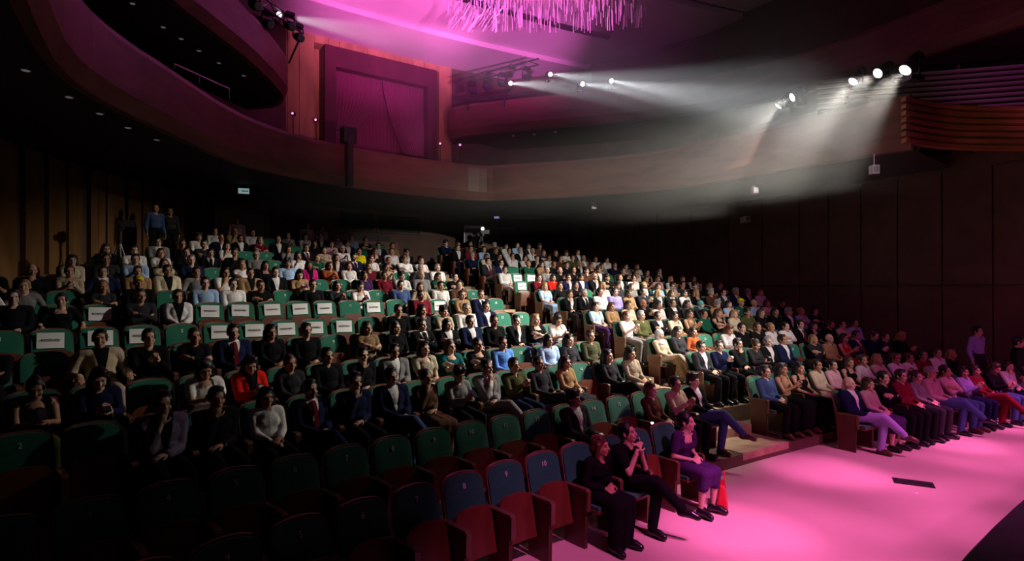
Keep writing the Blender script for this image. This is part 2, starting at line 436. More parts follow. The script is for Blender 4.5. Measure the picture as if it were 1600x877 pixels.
# ------------------------------------------------------------------ theatre seats
def panel_mesh(name, m, w0, w1, zb, zt, arch, rad, thick, y_of_z, curve, puff=0.0, nx=10, nz=6, mb_only=False):
    """upright panel with arched top and rounded corners, bowed forward at its sides; y_of_z gives the front plane"""
    def top(u):
        x = abs(u); h = zt+arch*(1-x*x)
        wd = w1/2; c = max(0.0, (x-1+rad/wd)/(rad/wd)); return h-rad*(1-math.sqrt(max(0, 1-c*c)))
    V = []; F = []
    us = [math.sin(PI/2*(-1+2*i/nx)) for i in range(nx+1)]
    for side in (0, 1):
        for j in range(nz+1):
            t = j/nz
            for u in us:
                z = zb+(top(u)-zb)*t; wd = w0+(w1-w0)*t; x = u*wd/2
                y = y_of_z(z)-curve*x*x
                if side == 0: y -= puff*(1-u**4)*(1-(2*t-1)**4)
                else: y += thick
                V.append((x, y, z))
    n = nx+1; off = n*(nz+1)
    for j in range(nz):
        for i in range(nx):
            a = j*n+i; F.append((a, a+1, a+n+1, a+n)); F.append((off+a+n, off+a+n+1, off+a+1, off+a))
    rim = list(range(n))+[n*j+nx for j in range(1, nz+1)]+[n*nz+i for i in range(nx-1, -1, -1)]+[n*j for j in range(nz-1, 0, -1)]
    for a, b in zip(rim, rim[1:]+rim[:1]): F.append((b, a, off+a, off+b))
    mb = MB().add(V, F)
    if mb_only: return mb
    me = mb.mesh(name, m, True)
    return sharp(me)
def sharp(me, ang=40):
    bm = bmesh.new(); bm.from_mesh(me)
    for e in bm.edges:
        if len(e.link_faces) == 2 and e.calc_face_angle() > R_(ang): e.smooth = False
    bm.to_mesh(me); bm.free(); return me
yb = lambda z: 0.17+(z-0.42)*0.23
def chair_meshes():
    D = {}
    D['shell'] = panel_mesh('back_shell', M_RIM, 0.485, 0.475, 0.36, 0.945, 0.035, 0.07, 0.03, lambda z: yb(z)+0.012, 0.45)
    D['cushion'] = panel_mesh('back_cushion', M_GREEN, 0.458, 0.447, 0.42, 0.929, 0.033, 0.06, 0.03, lambda z: yb(z)-0.008, 0.45, puff=0.025)
    mb = panel_mesh('s', None, 0.45, 0.42, 0.24, 0.665, 0.03, 0.06, 0.035, lambda z: 0.03+(z-0.24)*0.16, 0.25, puff=0.01, mb_only=True)
    D['seat_up'] = sharp(mb.mesh('folded_seat', M_WOODR, True))
    mb = panel_mesh('s', None, 0.42, 0.40, 0.27, 0.645, 0.03, 0.05, 0.05, lambda z: 0.055+(z-0.24)*0.16, 0.2, mb_only=True)
    D['seat_up_cushion'] = sharp(mb.mesh('seat_cushion', M_GREEN, True))
    mb = MB().box((-0.225, -0.27, 0.385), (0.225, 0.15, 0.415)); D['seat_dn'] = mb.mesh('seat_board', M_WOODR)
    mb = MB().box((-0.215, -0.265, 0.412), (0.215, 0.16, 0.455)); me = mb.mesh('seat_cushion', M_GREEN); D['seat_dn_cushion'] = me
    for sx, k in ((-1, 'L'), (1, 'R')):
        x = sx*0.252
        pr = [(-0.13, 0.0), (0.16, 0.0), (0.20, 0.60), (-0.13, 0.60), (-0.14, 0.5)]
        V = [(x-0.013, y, z) for y, z in pr]+[(x+0.013, y, z) for y, z in pr]; n = len(pr)
        F = [(i, (i+1) % n, (i+1) % n+n, i+n) for i in range(n)]+[tuple(range(n))[::-1], tuple(range(n, 2*n))]
        D['side'+k] = MB().add(V, F).mesh('side_panel', M_WOODD)
        pr = [(-0.172, 0.40), (-0.178, 0.61), (-0.15, 0.632), (0.2, 0.63), (0.22, 0.61), (0.2, 0.60), (-0.135, 0.60), (-0.148, 0.585), (-0.146, 0.40)]
        V = [(x-0.0125-0.006, y, z) for y, z in pr]+[(x+0.0125+0.006, y, z) for y, z in pr]; n = len(pr)
        F = [(i, (i+1) % n, (i+1) % n+n, i+n) for i in range(n)]+[tuple(range(n))[::-1], tuple(range(n, 2*n))]
        D['arm'+k] = MB().add(V, F).mesh('armrest', M_ARM)
    return D
CH = chair_meshes()

_digit = {}
def text_mesh(body, size, m, name):
    key = (body, size, m.name)
    if key in _digit: return _digit[key]
    cu = bpy.data.curves.new(name, 'FONT'); cu.body = body; cu.size = size; cu.align_x = 'CENTER'; cu.align_y = 'CENTER'
    cu.extrude = 0.001; cu.resolution_u = 3
    o = bpy.data.objects.new(name, cu); COL.objects.link(o)
    dg = bpy.context.evaluated_depsgraph_get(); me = bpy.data.meshes.new_from_object(o.evaluated_get(dg)); me.name = name
    bpy.data.objects.remove(o); bpy.data.curves.remove(cu)
    me.materials.clear(); me.materials.append(m); _digit[key] = me; return me
for k in range(1, 31): text_mesh(str(k), 0.075, M_NUM, 'seat_number')
text_mesh('RESERVED', 0.046, M_INK, 'lettering')

# ------------------------------------------------------------------ people: shapes
def xf(P, M): return P @ np.array(M.to_3x3()).T + np.array(M.translation)
def ellipsoid(c, r, M3=None, n=16):
    th = np.linspace(0, PI, n//2+1); ph = np.linspace(0, 2*PI, n, endpoint=False)
    V = [(0, 0, r[2])]
    for t in th[1:-1]:
        for p in ph: V.append((r[0]*math.sin(t)*math.cos(p), r[1]*math.sin(t)*math.sin(p), r[2]*math.cos(t)))
    V.append((0, 0, -r[2])); V = np.array(V)
    if M3 is not None: V = V @ np.array(M3).T
    V = V+np.array(c); m = n//2-1; F = []
    for p in range(n): F.append((0, 1+p, 1+(p+1) % n))
    for j in range(m-1):
        for p in range(n): a = 1+j*n; F.append((a+p, a+n+p, a+n+(p+1) % n, a+(p+1) % n))
    a = 1+(m-1)*n; e = len(V)-1
    for p in range(n): F.append((e, a+(p+1) % n, a+p))
    return V, F
def capsule(p, q, r0, r1, n=12):
    p, q = Vector(p), Vector(q); d = q-p; L = d.length; d = d/L if L > 1e-6 else Vector((0, 0, 1))
    u = d.orthogonal().normalized(); v = d.cross(u); V = [tuple(p-d*r0)]; k = 4
    rings = [(p, r0, -a) for a in np.linspace(PI/2, 0, k)[1:]]+[(q, r1, a) for a in np.linspace(0, PI/2, k)[:-1]]
    for c, r, a in rings:
        cc = c+d*(r*math.sin(a)); rr = r*math.cos(a)
        for i in range(n): w_ = cc+(u*math.cos(2*PI*i/n)+v*math.sin(2*PI*i/n))*rr; V.append(tuple(w_))
    V.append(tuple(q+d*r1)); m = len(rings); F = []
    for i in range(n): F.append((0, 1+(i+1) % n, 1+i))
    for j in range(m-1):
        for i in range(n): a = 1+j*n; F.append((a+i, a+(i+1) % n, a+n+(i+1) % n, a+n+i))
    a = 1+(m-1)*n; e = len(V)-1
    for i in range(n): F.append((e, a+i, a+(i+1) % n))
    return np.array(V), F

POSES = {   # lean (deg, + back), head yaw (deg), head pitch (+ down), legs, arm targets (left x>0 ... right x<0): kind
    'lap':    dict(lean=10, yaw=0, pitch=3, legs='n', arms='lap'),
    'lapx':   dict(lean=13, yaw=8, pitch=0, legs='x', arms='lap'),
    'lapdown': dict(lean=4, yaw=-4, pitch=24, legs='n', arms='phone'),
    'cross':  dict(lean=13, yaw=6, pitch=0, legs='n', arms='cross'),
    'chin':   dict(lean=6, yaw=4, pitch=6, legs='n', arms='chin'),
    'clap':   dict(lean=8, yaw=0, pitch=0, legs='n', arms='clap'),
    'rest':   dict(lean=12, yaw=-10, pitch=0, legs='n', arms='rest'),
    'clasp':  dict(lean=-10, yaw=22, pitch=-8, legs='x', arms='clasp'),
    'chinx':  dict(lean=10, yaw=14, pitch=2, legs='x', arms='chin'),
    'fwd':    dict(lean=-14, yaw=25, pitch=0, legs='n', arms='lap'),
    'stand':  dict(lean=0, yaw=0, pitch=0, legs='s', arms='side'),
}
def skeleton(pose, sex):
    P = POSES[pose]; f = sex == 'f'; J = {}
    stand = P['legs'] == 's'
    pel = Vector((0, 0.02, 0.98 if stand else 0.545)); l = R_(P['lean']); u = Vector((0, math.sin(l), math.cos(l)))
    fw = Vector((0, -math.cos(l), math.sin(l)))
    k = 0.95 if f else 1.0
    J['pel'] = pel; J['u'] = u; J['fw'] = fw; J['k'] = k
    J['T'] = lambda s_, f_=0.0, x_=0.0: pel+u*(s_*k)+fw*f_+Vector((x_, 0, 0))
    J['neck'] = J['T'](0.465, 0.0)
    hu = Matrix.Rotation(R_(-P['pitch'])*0.6+l*0.0, 3, 'X')
    Rh = Matrix.Rotation(R_(P['yaw']), 3, 'Z') @ Matrix.Rotation(R_(P['pitch']), 3, 'X')
    J['Rh'] = Rh; J['head'] = J['neck']+Vector((0, -0.015, 0))+(Rh @ Vector((0, 0.0, 0.118*k)))
    sw = 0.158 if f else 0.178
    up, lo = (0.265*k, 0.235*k) if f else (0.285, 0.25)
    for s_ in (1, -1):
        sh = J['T'](0.40, -0.005, s_*sw); a = P['arms']; pole = Vector((s_*0.5, 0.5, -0.7)); fd = None; pn = None
        if a == 'lap': tgt = J['pel']+Vector((s_*0.055, -0.235, 0.115 if s_ > 0 else 0.09)); fd = Vector((-s_*0.75, -0.65, -0.1)); pn = Vector((0, 0.1, -1))
        elif a == 'phone': tgt = J['T'](0.2, 0.30, s_*0.06); fd = Vector((-s_*0.35, -0.6, 0.6)); pn = Vector((-s_*0.8, 0.3, 0.2))
        elif a == 'cross': tgt = J['T'](0.245 if s_ > 0 else 0.205, 0.185 if s_ > 0 else 0.165, -s_*0.085); fd = Vector((-s_*0.9, 0.35, 0.15)); pn = Vector((0, 1, 0)); pole = Vector((s_*1.0, -0.1, -0.6))
        elif a == 'chin':
            if s_ < 0: tgt = J['head']+J['Rh'] @ Vector((-0.04, -0.105, -0.185)); fd = Vector((0.25, 0.15, 0.95)); pn = Vector((0.4, 0.9, 0)); pole = Vector((-0.25, -0.35, -1))
            else: tgt = J['pel']+Vector((-0.02, -0.22, 0.12)); fd = Vector((-0.9, -0.3, 0)); pn = Vector((0, 0.1, -1))
        elif a == 'clap': tgt = J['T'](0.26, 0.27, s_*0.055); fd = Vector((-s_*0.3, -0.6, 0.75)); pn = Vector((-s_, 0, 0))
        elif a == 'rest': tgt = J['pel']+Vector((s_*0.245, -0.2, 0.14)); fd = Vector((0, -1, -0.15)); pn = Vector((0, 0, -1)); pole = Vector((s_*0.4, 0.9, -0.4))
        elif a == 'clasp': tgt = J['head']+Vector((s_*0.035, -0.17, -0.19)); fd = Vector((-s_*0.5, 0.1, 0.75)); pn = Vector((-s_*0.9, 0.4, 0)); pole = Vector((s_*0.25, -0.15, -1))
        else: tgt = sh+Vector((s_*0.06, -0.06, -0.51)); fd = Vector((0, -0.1, -1)); pn = Vector((-s_, 0, 0)); pole = Vector((s_*0.2, 1, 0))
        d = tgt-sh; L = d.length; mx = (up+lo)*0.995
        if L > mx: tgt = sh+d*(mx/L); d = tgt-sh; L = mx
        ca = max(-1, min(1, (up*up+L*L-lo*lo)/(2*up*L))); dn = d.normalized()
        pv = (pole-dn*pole.dot(dn)).normalized()
        el = sh+dn*(up*ca)+pv*(up*math.sqrt(1-ca*ca))
        J['sh', s_], J['el', s_], J['wr', s_] = sh, el, tgt
        J['fd', s_] = fd.normalized(); pn = pn-J['fd', s_]*pn.dot(J['fd', s_]); J['pn', s_] = pn.normalized()
    for s_ in (1, -1):
        hip = pel+Vector((s_*0.088, -0.02, -0.005))
        if P['legs'] == 's': kn = Vector((s_*0.095, 0.0, 0.52)); an = Vector((s_*0.10, 0.04, 0.085)); toe = Vector((s_*0.03, -0.16, -0.045))
        elif P['legs'] == 'x' and s_ < 0: kn = Vector((0.03, -0.45, 0.635)); an = Vector((0.17, -0.70, 0.36)); toe = Vector((0.06, -0.15, -0.06))
        elif P['legs'] == 'x': kn = Vector((0.07, -0.43, 0.51)); an = Vector((0.02, -0.40, 0.085)); toe = Vector((0.0, -0.16, -0.045))
        else: kn = Vector((s_*0.115, -0.44, 0.515)); an = Vector((s_*0.12, -0.40, 0.085)); toe = Vector((s_*0.03, -0.16, -0.045))
        J['hip', s_], J['kn', s_], J['an', s_], J['toe', s_] = hip, kn, an, toe
    return J

def torso_prims(J, sex, g):
    k = J['k']; T = J['T']; f = sex == 'f'
    ang = math.atan2(J['u'].y, J['u'].z); M3 = Matrix.Rotation(-ang, 3, 'X')
    out = [ellipsoid(T(0.0), (0.165+g, 0.118+g, 0.11+g), M3), ellipsoid(T(0.14), ((0.125 if f else 0.145)+g, 0.108+g, 0.14+g), M3),
           ellipsoid(T(0.29), ((0.138 if f else 0.162)+g, 0.112+g, 0.155+g), M3)]
    sw = 0.125 if f else 0.14
    out.append(capsule(T(0.395, 0, -sw), T(0.395, 0, sw), 0.062+g, 0.062+g))
    out.append(capsule(T(0.39), T(0.45), 0.075+g, 0.056+g))
    if f:
        for s_ in (1, -1): out.append(ellipsoid(T(0.275, 0.058, s_*0.058), (0.06+g, 0.05+g, 0.062+g), M3))
    return out
def arm_prims(J, s_, sex, g, end='wrist'):
    a = 0.88 if sex == 'f' else 1.0
    sh, el, wr = J['sh', s_], J['el', s_], J['wr', s_]; out = []
    if end == 'short':
        m = sh+(el-sh)*0.62; out.append(capsule(sh, m, 0.055*a+g, 0.050*a+g*1.6)); return out
    out.append(capsule(sh, el, 0.053*a+g, 0.041*a+g))
    e = wr if end == 'wrist' else wr-(wr-el).normalized()*0.02
    out.append(capsule(el, e, 0.040*a+g, 0.028*a+g))
    return out
def leg_prims(J, s_, sex, g, end=1.0):
    hip, kn, an = J['hip', s_], J['kn', s_], J['an', s_]
    e = kn+(an-kn)*end
    out = [capsule(hip, kn, 0.084+g, 0.056+g), capsule(kn, kn+(an-kn)*0.35, 0.054+g, 0.054+g)]
    if end > 0.36: out.append(capsule(kn+(an-kn)*0.35, e, 0.054+g, 0.036+g*1.5))
    return out
def hand_prims(J, s_):
    w_, d, n = J['wr', s_], J['fd', s_], J['pn', s_]; t = d.cross(n)*s_    # t points to the thumb side
    M3 = Matrix((t, d, n)).transposed(); out = [ellipsoid(w_+d*0.045, (0.041, 0.055, 0.018), M3, 12), capsule(w_-d*0.03, w_+d*0.02, 0.027, 0.024, 10)]
    for a, L in ((0.030, 0.068), (0.010, 0.077), (-0.010, 0.072), (-0.030, 0.056)):
        b = w_+d*(0.088-abs(a)*0.25)+t*a; d1 = (d*0.9+n*0.35).normalized(); d2 = (d*0.6+n*0.8).normalized()
        m = b+d1*(L*0.55); out.append(capsule(b-d*0.02, m, 0.0098, 0.009, 8)); out.append(capsule(m, m+d2*(L*0.45), 0.009, 0.0078, 8))
    b = w_+d*0.02+t*0.03; m = b+(d*0.6+t*0.7+n*0.2).normalized()*0.04
    out.append(capsule(b, m, 0.013, 0.0105, 8)); out.append(capsule(m, m+(d*0.9+t*0.25+n*0.3).normalized()*0.032, 0.0105, 0.009, 8))
    return out
def foot_prims(J, s_, g):
    an, toe = J['an', s_], J['toe', s_]
    heel = an+Vector((0, 0.03, -0.045)); tip = an+toe
    return [capsule(an, heel, 0.036+g, 0.034+g), capsule(heel, an+toe*0.55+Vector((0, 0, 0.0)), 0.036+g, 0.042+g), capsule(an+toe*0.55, tip, 0.042+g, 0.032+g)]
def head_prims(J):
    R3, c = J['Rh'], J['head']; H = lambda p: c+R3 @ Vector(p)
    E = lambda p, r, n=20: ellipsoid(H(p), r, R3, n)
    out = [E((0, 0.014, 0.022), (0.075, 0.094, 0.095)), E((0, -0.020, -0.03), (0.063, 0.072, 0.086)), E((0, -0.056, -0.085), (0.034, 0.03, 0.028)),
           capsule(H((0, -0.088, 0.006)), H((0, -0.106, -0.028)), 0.009, 0.0135, 10), capsule(H((-0.034, -0.074, 0.025)), H((0.034, -0.074, 0.025)), 0.014, 0.014, 8),
           E((0, -0.088, -0.061), (0.024, 0.011, 0.013), 12)]
    for s_ in (1, -1):
        out.append(E((s_*0.076, 0.012, -0.012), (0.011, 0.02, 0.031), 12)); out.append(E((s_*0.036, -0.066, -0.03), (0.026, 0.024, 0.026), 12))
    out.append(capsule(J['T'](0.41), H((0, 0.01, -0.05)), 0.06, 0.052))
    return out
HAIRS = {   # in the head's own frame
    'short': [('e', (0, 0.026, 0.036), (0.080, 0.099, 0.097)), ('e', (0, 0.040, -0.005), (0.080, 0.074, 0.07)), ('e', (0.02, -0.008, 0.1), (0.055, 0.046, 0.031)), ('e', (0.066, -0.004, 0.022), (0.018, 0.05, 0.055)), ('e', (-0.066, -0.004, 0.022), (0.018, 0.05, 0.055))],
    'curly': [('e', (0, 0.028, 0.05), (0.10, 0.108, 0.098)), ('e', (0, 0.05, -0.01), (0.094, 0.08, 0.08)), ('e', (0.03, -0.03, 0.105), (0.05, 0.045, 0.035)), ('e', (-0.04, -0.025, 0.105), (0.045, 0.045, 0.035)), ('e', (0.05, 0.03, 0.12), (0.04, 0.04, 0.035)), ('e', (-0.05, 0.05, 0.11), (0.04, 0.04, 0.035))],
    'long': [('e', (0, 0.026, 0.036), (0.085, 0.102, 0.098)), ('e', (0, 0.05, -0.02), (0.088, 0.08, 0.09)), ('c', (0.072, 0.01, 0.02), (0.088, 0.02, -0.13), 0.030, 0.036), ('c', (0.088, 0.02, -0.13), (0.095, -0.02, -0.27), 0.038, 0.026),
             ('c', (-0.072, 0.01, 0.02), (-0.088, 0.02, -0.13), 0.030, 0.036), ('c', (-0.088, 0.02, -0.13), (-0.095, -0.02, -0.27), 0.038, 0.026), ('c', (0.03, 0.075, 0), (0.03, 0.095, -0.22), 0.06, 0.05), ('c', (-0.03, 0.075, 0), (-0.03, 0.095, -0.22), 0.06, 0.05), ('e', (0.025, -0.012, 0.1), (0.052, 0.048, 0.032))],
    'bob': [('e', (0, 0.026, 0.036), (0.086, 0.103, 0.098)), ('e', (0, 0.05, -0.03), (0.092, 0.08, 0.09)), ('c', (0.074, 0.0, 0.02), (0.088, 0.01, -0.11), 0.030, 0.032), ('c', (-0.074, 0.0, 0.02), (-0.088, 0.01, -0.11), 0.030, 0.032), ('e', (-0.025, -0.012, 0.1), (0.052, 0.048, 0.032))],
    'bun': [('e', (0, 0.025, 0.035), (0.080, 0.099, 0.096)), ('e', (0, 0.045, 0.0), (0.079, 0.07, 0.065)), ('e', (0, 0.125, 0.05), (0.045, 0.04, 0.045)), ('e', (0.066, -0.004, 0.022), (0.018, 0.05, 0.055)), ('e', (-0.066, -0.004, 0.022), (0.018, 0.05, 0.055))],
    'scarf': [('e', (0, 0.018, 0.03), (0.092, 0.108, 0.108)), ('e', (0, 0.03, -0.06), (0.094, 0.085, 0.09)), ('e', (0, -0.01, -0.135), (0.105, 0.105, 0.06)), ('e', (0, -0.05, -0.19), (0.13, 0.09, 0.08)), ('c', (0.03, 0.08, -0.05), (0.02, 0.12, -0.25), 0.07, 0.06)],
    'cap': [('e', (0, 0.016, 0.055), (0.086, 0.102, 0.080)), ('e', (0, -0.085, 0.062), (0.062, 0.06, 0.012)), ('e', (0, 0.045, 0.0), (0.079, 0.068, 0.05))],
}
LOW = {}
REQ = {}            # key -> (object awaiting evaluation)
def request(key, prims, voxel, target, smooth=3):
    if key in REQ: return
    V = []; F = []; n = 0
    for v, f in prims: V.append(v); F += [tuple(i+n for i in q) for q in f]; n += len(v)
    V = np.vstack(V)
    me = bpy.data.meshes.new('src'); me.from_pydata(V.tolist(), [], F); me.update()
    o = bpy.data.objects.new('src', me); COL.objects.link(o)
    r = o.modifiers.new('r', 'REMESH'); r.mode = 'VOXEL'; r.voxel_size = voxel
    if smooth: sm = o.modifiers.new('s', 'SMOOTH'); sm.iterations = smooth; sm.factor = 0.5
    if target < 1: d = o.modifiers.new('d', 'DECIMATE'); d.ratio = target
    REQ[key] = o
def flush():
    bpy.context.view_layer.update()
    dg = bpy.context.evaluated_depsgraph_get(); out = {}
    for key, o in REQ.items():
        me = bpy.data.meshes.new_from_object(o.evaluated_get(dg)); out[key] = me
    for o in REQ.values(): d = o.data; bpy.data.objects.remove(o); bpy.data.meshes.remove(d)
    REQ.clear(); return out
SKEL = {}
def sk(pose, sex):
    if (pose, sex) not in SKEL: SKEL[pose, sex] = skeleton(pose, sex)
    return SKEL[pose, sex]
def want(key):
    kind = key[0]
    if kind == 'body':
        _, pose, sex = key; J = sk(pose, sex)
        pr = torso_prims(J, sex, -0.004)+head_prims(J)
        for s_ in (1, -1): pr += arm_prims(J, s_, sex, -0.002)+leg_prims(J, s_, sex, -0.004)+hand_prims(J, s_)+foot_prims(J, s_, -0.008)
        request(key, pr, 0.0066, 0.30, 2)
    elif kind == 'top':
        _, pose, sex, ty = key; J = sk(pose, sex); g = 0.022 if ty == 'jacket' else 0.013
        pr = torso_prims(J, sex, g)
        if ty != 'tank':
            for s_ in (1, -1): pr += arm_prims(J, s_, sex, g, 'short' if ty == 'short' else 'cuff')
        if ty == 'jacket': pr += [capsule(J['T'](0.38), J['T'](0.45, -0.02), 0.095, 0.078)]
        request(key, pr, 0.011, 0.5, 4)
    elif kind == 'shirt':
        _, pose, sex = key; J = sk(pose, sex)
        request(key, torso_prims(J, sex, 0.012)+[capsule(J['T'](0.40), J['T'](0.465), 0.078, 0.066)], 0.011, 0.5, 3)
    elif kind == 'low':
        _, pose, sex, ty = key; J = sk(pose, sex); pr = []
        if ty == 'trousers':
            pr.append(ellipsoid(J['pel'], (0.182, 0.135, 0.12)))
            for s_ in (1, -1): pr += leg_prims(J, s_, sex, 0.015, 0.97)
        else:
            e = 0.95 if ty == 'gown' else 0.25; pr.append(ellipsoid(J['pel'], (0.182, 0.135, 0.12)))
            for s_ in (1, -1): pr += leg_prims(J, s_, sex, 0.02, e)
            a, b = J['hip', 1], J['hip', -1]; c, d = J['kn', 1], J['kn', -1]
            pr.append(capsule((a+b)/2, (c+d)/2, 0.11, 0.085))
            e1 = c+(J['an', 1]-c)*e; e2 = d+(J['an', -1]-d)*e
            pr.append(capsule((c+d)/2, (e1+e2)/2, 0.085, 0.10 if ty == 'gown' else 0.07)); pr.append(capsule(c, d, 0.078, 0.078)); pr.append(capsule(e1, e2, 0.068, 0.068))
            for t_ in (0.35, 0.7): pr.append(capsule(a.lerp(c, t_), b.lerp(d, t_), 0.085, 0.085))
            for t_ in (0.35, 0.7): pr.append(capsule(c.lerp(e1, t_), d.lerp(e2, t_), 0.07, 0.07))
        request(key, pr, 0.012, 0.5, 4)
    elif kind == 'shoes':
        _, pose, sex, s_ = key; J = sk(pose, sex)
        request(key, foot_prims(J, s_, 0.006), 0.009, 0.5, 2)
    elif kind == 'hair':
        pr = []
        for q in HAIRS[key[1]]:
            pr.append(ellipsoid(q[1], q[2], None, 16) if q[0] == 'e' else capsule(q[1], q[2], q[3], q[4]))
        request(key, pr, 0.009, 0.5, 1)
def co(me):
    a = np.empty(len(me.vertices)*3); me.vertices.foreach_get('co', a); return a.reshape(-1, 3)
def finish(key, me):
    me.polygons.foreach_set('use_smooth', [True]*len(me.polygons)); me.materials.clear()
    kind = key[0]
    if kind == 'body':
        J = sk(key[1], key[2]); me.materials.append(M_SKIN); P = co(me)
        Rh = np.array(J['Rh']); q = (P-np.array(J['head'])) @ Rh
        x, y, z = np.abs(q[:, 0]), q[:, 1], q[:, 2]; C = np.ones((len(P), 4))
        fr = (y < -0.055) & (np.abs(z) < 0.12)
        e = fr & (x > 0.016) & (x < 0.046) & (z > -0.008) & (z < 0.008); C[e, :3] = 0.36
        b = fr & (x > 0.012) & (x < 0.052) & (z > 0.017) & (z < 0.029); C[b, :3] = (0.5, 0.44, 0.4)
        l_ = fr & (x < 0.025) & (z > -0.071) & (z < -0.053); C[l_, :3] = (0.8, 0.42, 0.42) if key[2] == 'f' else (0.85, 0.6, 0.58)
        a = me.color_attributes.new('tint', 'FLOAT_COLOR', 'POINT'); a.data.foreach_set('color', C.ravel())
    elif kind == 'hair': me.materials.append(M_HAIR)
    elif kind == 'shoes': me.materials.append(M_SHOE)
    else: me.materials.append(M_CLOTH)
    if kind in ('top', 'shirt'):
        J = sk(key[1], key[2]); pel = J['pel']; u = J['u']; fw = J['fw']
        bm = bmesh.new(); bm.from_mesh(me); dele = []
        if kind == 'top' and key[3] == 'jacket':
            for sx in (1, -1):
                no = (Vector((sx, 0, 0))-u*(0.22/J['k'])).normalized(); po = pel+u*(0.10*J['k'])+Vector((sx*0.012, 0, 0))
                fs = [f for f in bm.faces if f.normal.dot(fw) > 0.0 and (f.calc_center_median()-pel).dot(fw) > 0.0 and sx*f.calc_center_median().x > -0.02]
                g = list({v for f in fs for v in f.verts})+list({e for f in fs for e in f.edges})+fs
                bmesh.ops.bisect_plane(bm, geom=g, plane_co=po, plane_no=no)
        for f in bm.faces:
            c = f.calc_center_median()-pel; s_ = c.dot(u)/J['k']; h = c.dot(fw)
            if s_ > (0.475 if kind == 'shirt' else 0.465) and abs(c.x) < 0.09: dele.append(f); continue
            if kind == 'top' and key[3] == 'jacket':
                wv = max(0.0, 0.012+(s_-0.10)*0.22) if s_ > 0.02 else 0.0
                if 0.02 < h < 0.215 and abs(c.x) < wv and f.normal.dot(fw) > 0.05 and s_ < 0.47: dele.append(f)
            elif kind == 'top' and key[3] in ('tank', 'short') and key[2] == 'f':
                if s_ > 0.34 and abs(c.x) < 0.085 and h > 0.0: dele.append(f)
                elif key[3] == 'tank' and s_ > 0.34 and abs(c.x) > 0.13: dele.append(f)
            elif kind == 'top' and s_ > 0.40 and abs(c.x) < (s_-0.37)*0.7 and h > 0.02: dele.append(f)
        bmesh.ops.delete(bm, geom=dele, context='FACES'); bm.to_mesh(me); bm.free()
    me.update()
    me.name = {'body': 'person', 'top': 'top', 'shirt': 'shirt', 'low': 'trousers', 'shoes': 'shoe', 'hair': 'hair'}[kind]

def tie_mesh(pose, sex):
    J = sk(pose, sex); T = J['T']; V = []; F = []
    st = [(0.435, 0.088, 0.018), (0.40, 0.112, 0.024), (0.33, 0.142, 0.022), (0.24, 0.146, 0.028), (0.16, 0.142, 0.034), (0.11, 0.138, 0.036), (0.08, 0.136, 0.004)]
    for s_, f, wd in st:
        for x, o in ((-wd, 0), (wd, 0), (wd, -0.012), (-wd, -0.012)): V.append(T(s_, f+o, x))
    for i in range(len(st)-1):
        for j in range(4): F.append((4*i+j, 4*i+(j+1) % 4, 4*i+4+(j+1) % 4, 4*i+4+j))
    return MB().add(V, F+[(0, 1, 2, 3), (27, 26, 25, 24)]).mesh('tie', M_CLOTH)
TIES = {}

# ------------------------------------------------------------------ who sits where
COLR = {'black': (0.008, 0.008, 0.009), 'charcoal': (0.03, 0.03, 0.034), 'navy': (0.010, 0.013, 0.045), 'white': (0.78, 0.77, 0.74), 'grey': (0.21, 0.205, 0.20),
        'beige': (0.50, 0.40, 0.27), 'red': (0.62, 0.018, 0.012), 'brown': (0.085, 0.04, 0.024), 'olive': (0.075, 0.08, 0.03), 'teal': (0.012, 0.13, 0.13),
        'pale blue': (0.36, 0.52, 0.74), 'blue': (0.13, 0.33, 0.80), 'magenta': (0.62, 0.015, 0.20), 'burgundy': (0.17, 0.012, 0.025), 'lilac': (0.38, 0.33, 0.66),
        'cream': (0.66, 0.58, 0.40), 'yellow': (0.78, 0.68, 0.01), 'pink': (0.72, 0.42, 0.46), 'purple': (0.06, 0.025, 0.10), 'grey-violet': (0.17, 0.13, 0.20), 'denim': (0.06, 0.10, 0.24), 'dark green': (0.01, 0.09, 0.05),
        'tan': (0.34, 0.21, 0.10), 'rust': (0.36, 0.09, 0.03), 'turquoise': (0.12, 0.42, 0.42)}
HAIRC = {'black': (0.008, 0.007, 0.007), 'dark': (0.018, 0.012, 0.009), 'brown': (0.05, 0.025, 0.013), 'auburn': (0.10, 0.03, 0.012), 'blonde': (0.32, 0.19, 0.08), 'grey': (0.28, 0.27, 0.26)}
SKINS = [(0.60, 0.37, 0.26), (0.54, 0.32, 0.21), (0.48, 0.27, 0.17), (0.64, 0.42, 0.31), (0.42, 0.22, 0.13)]
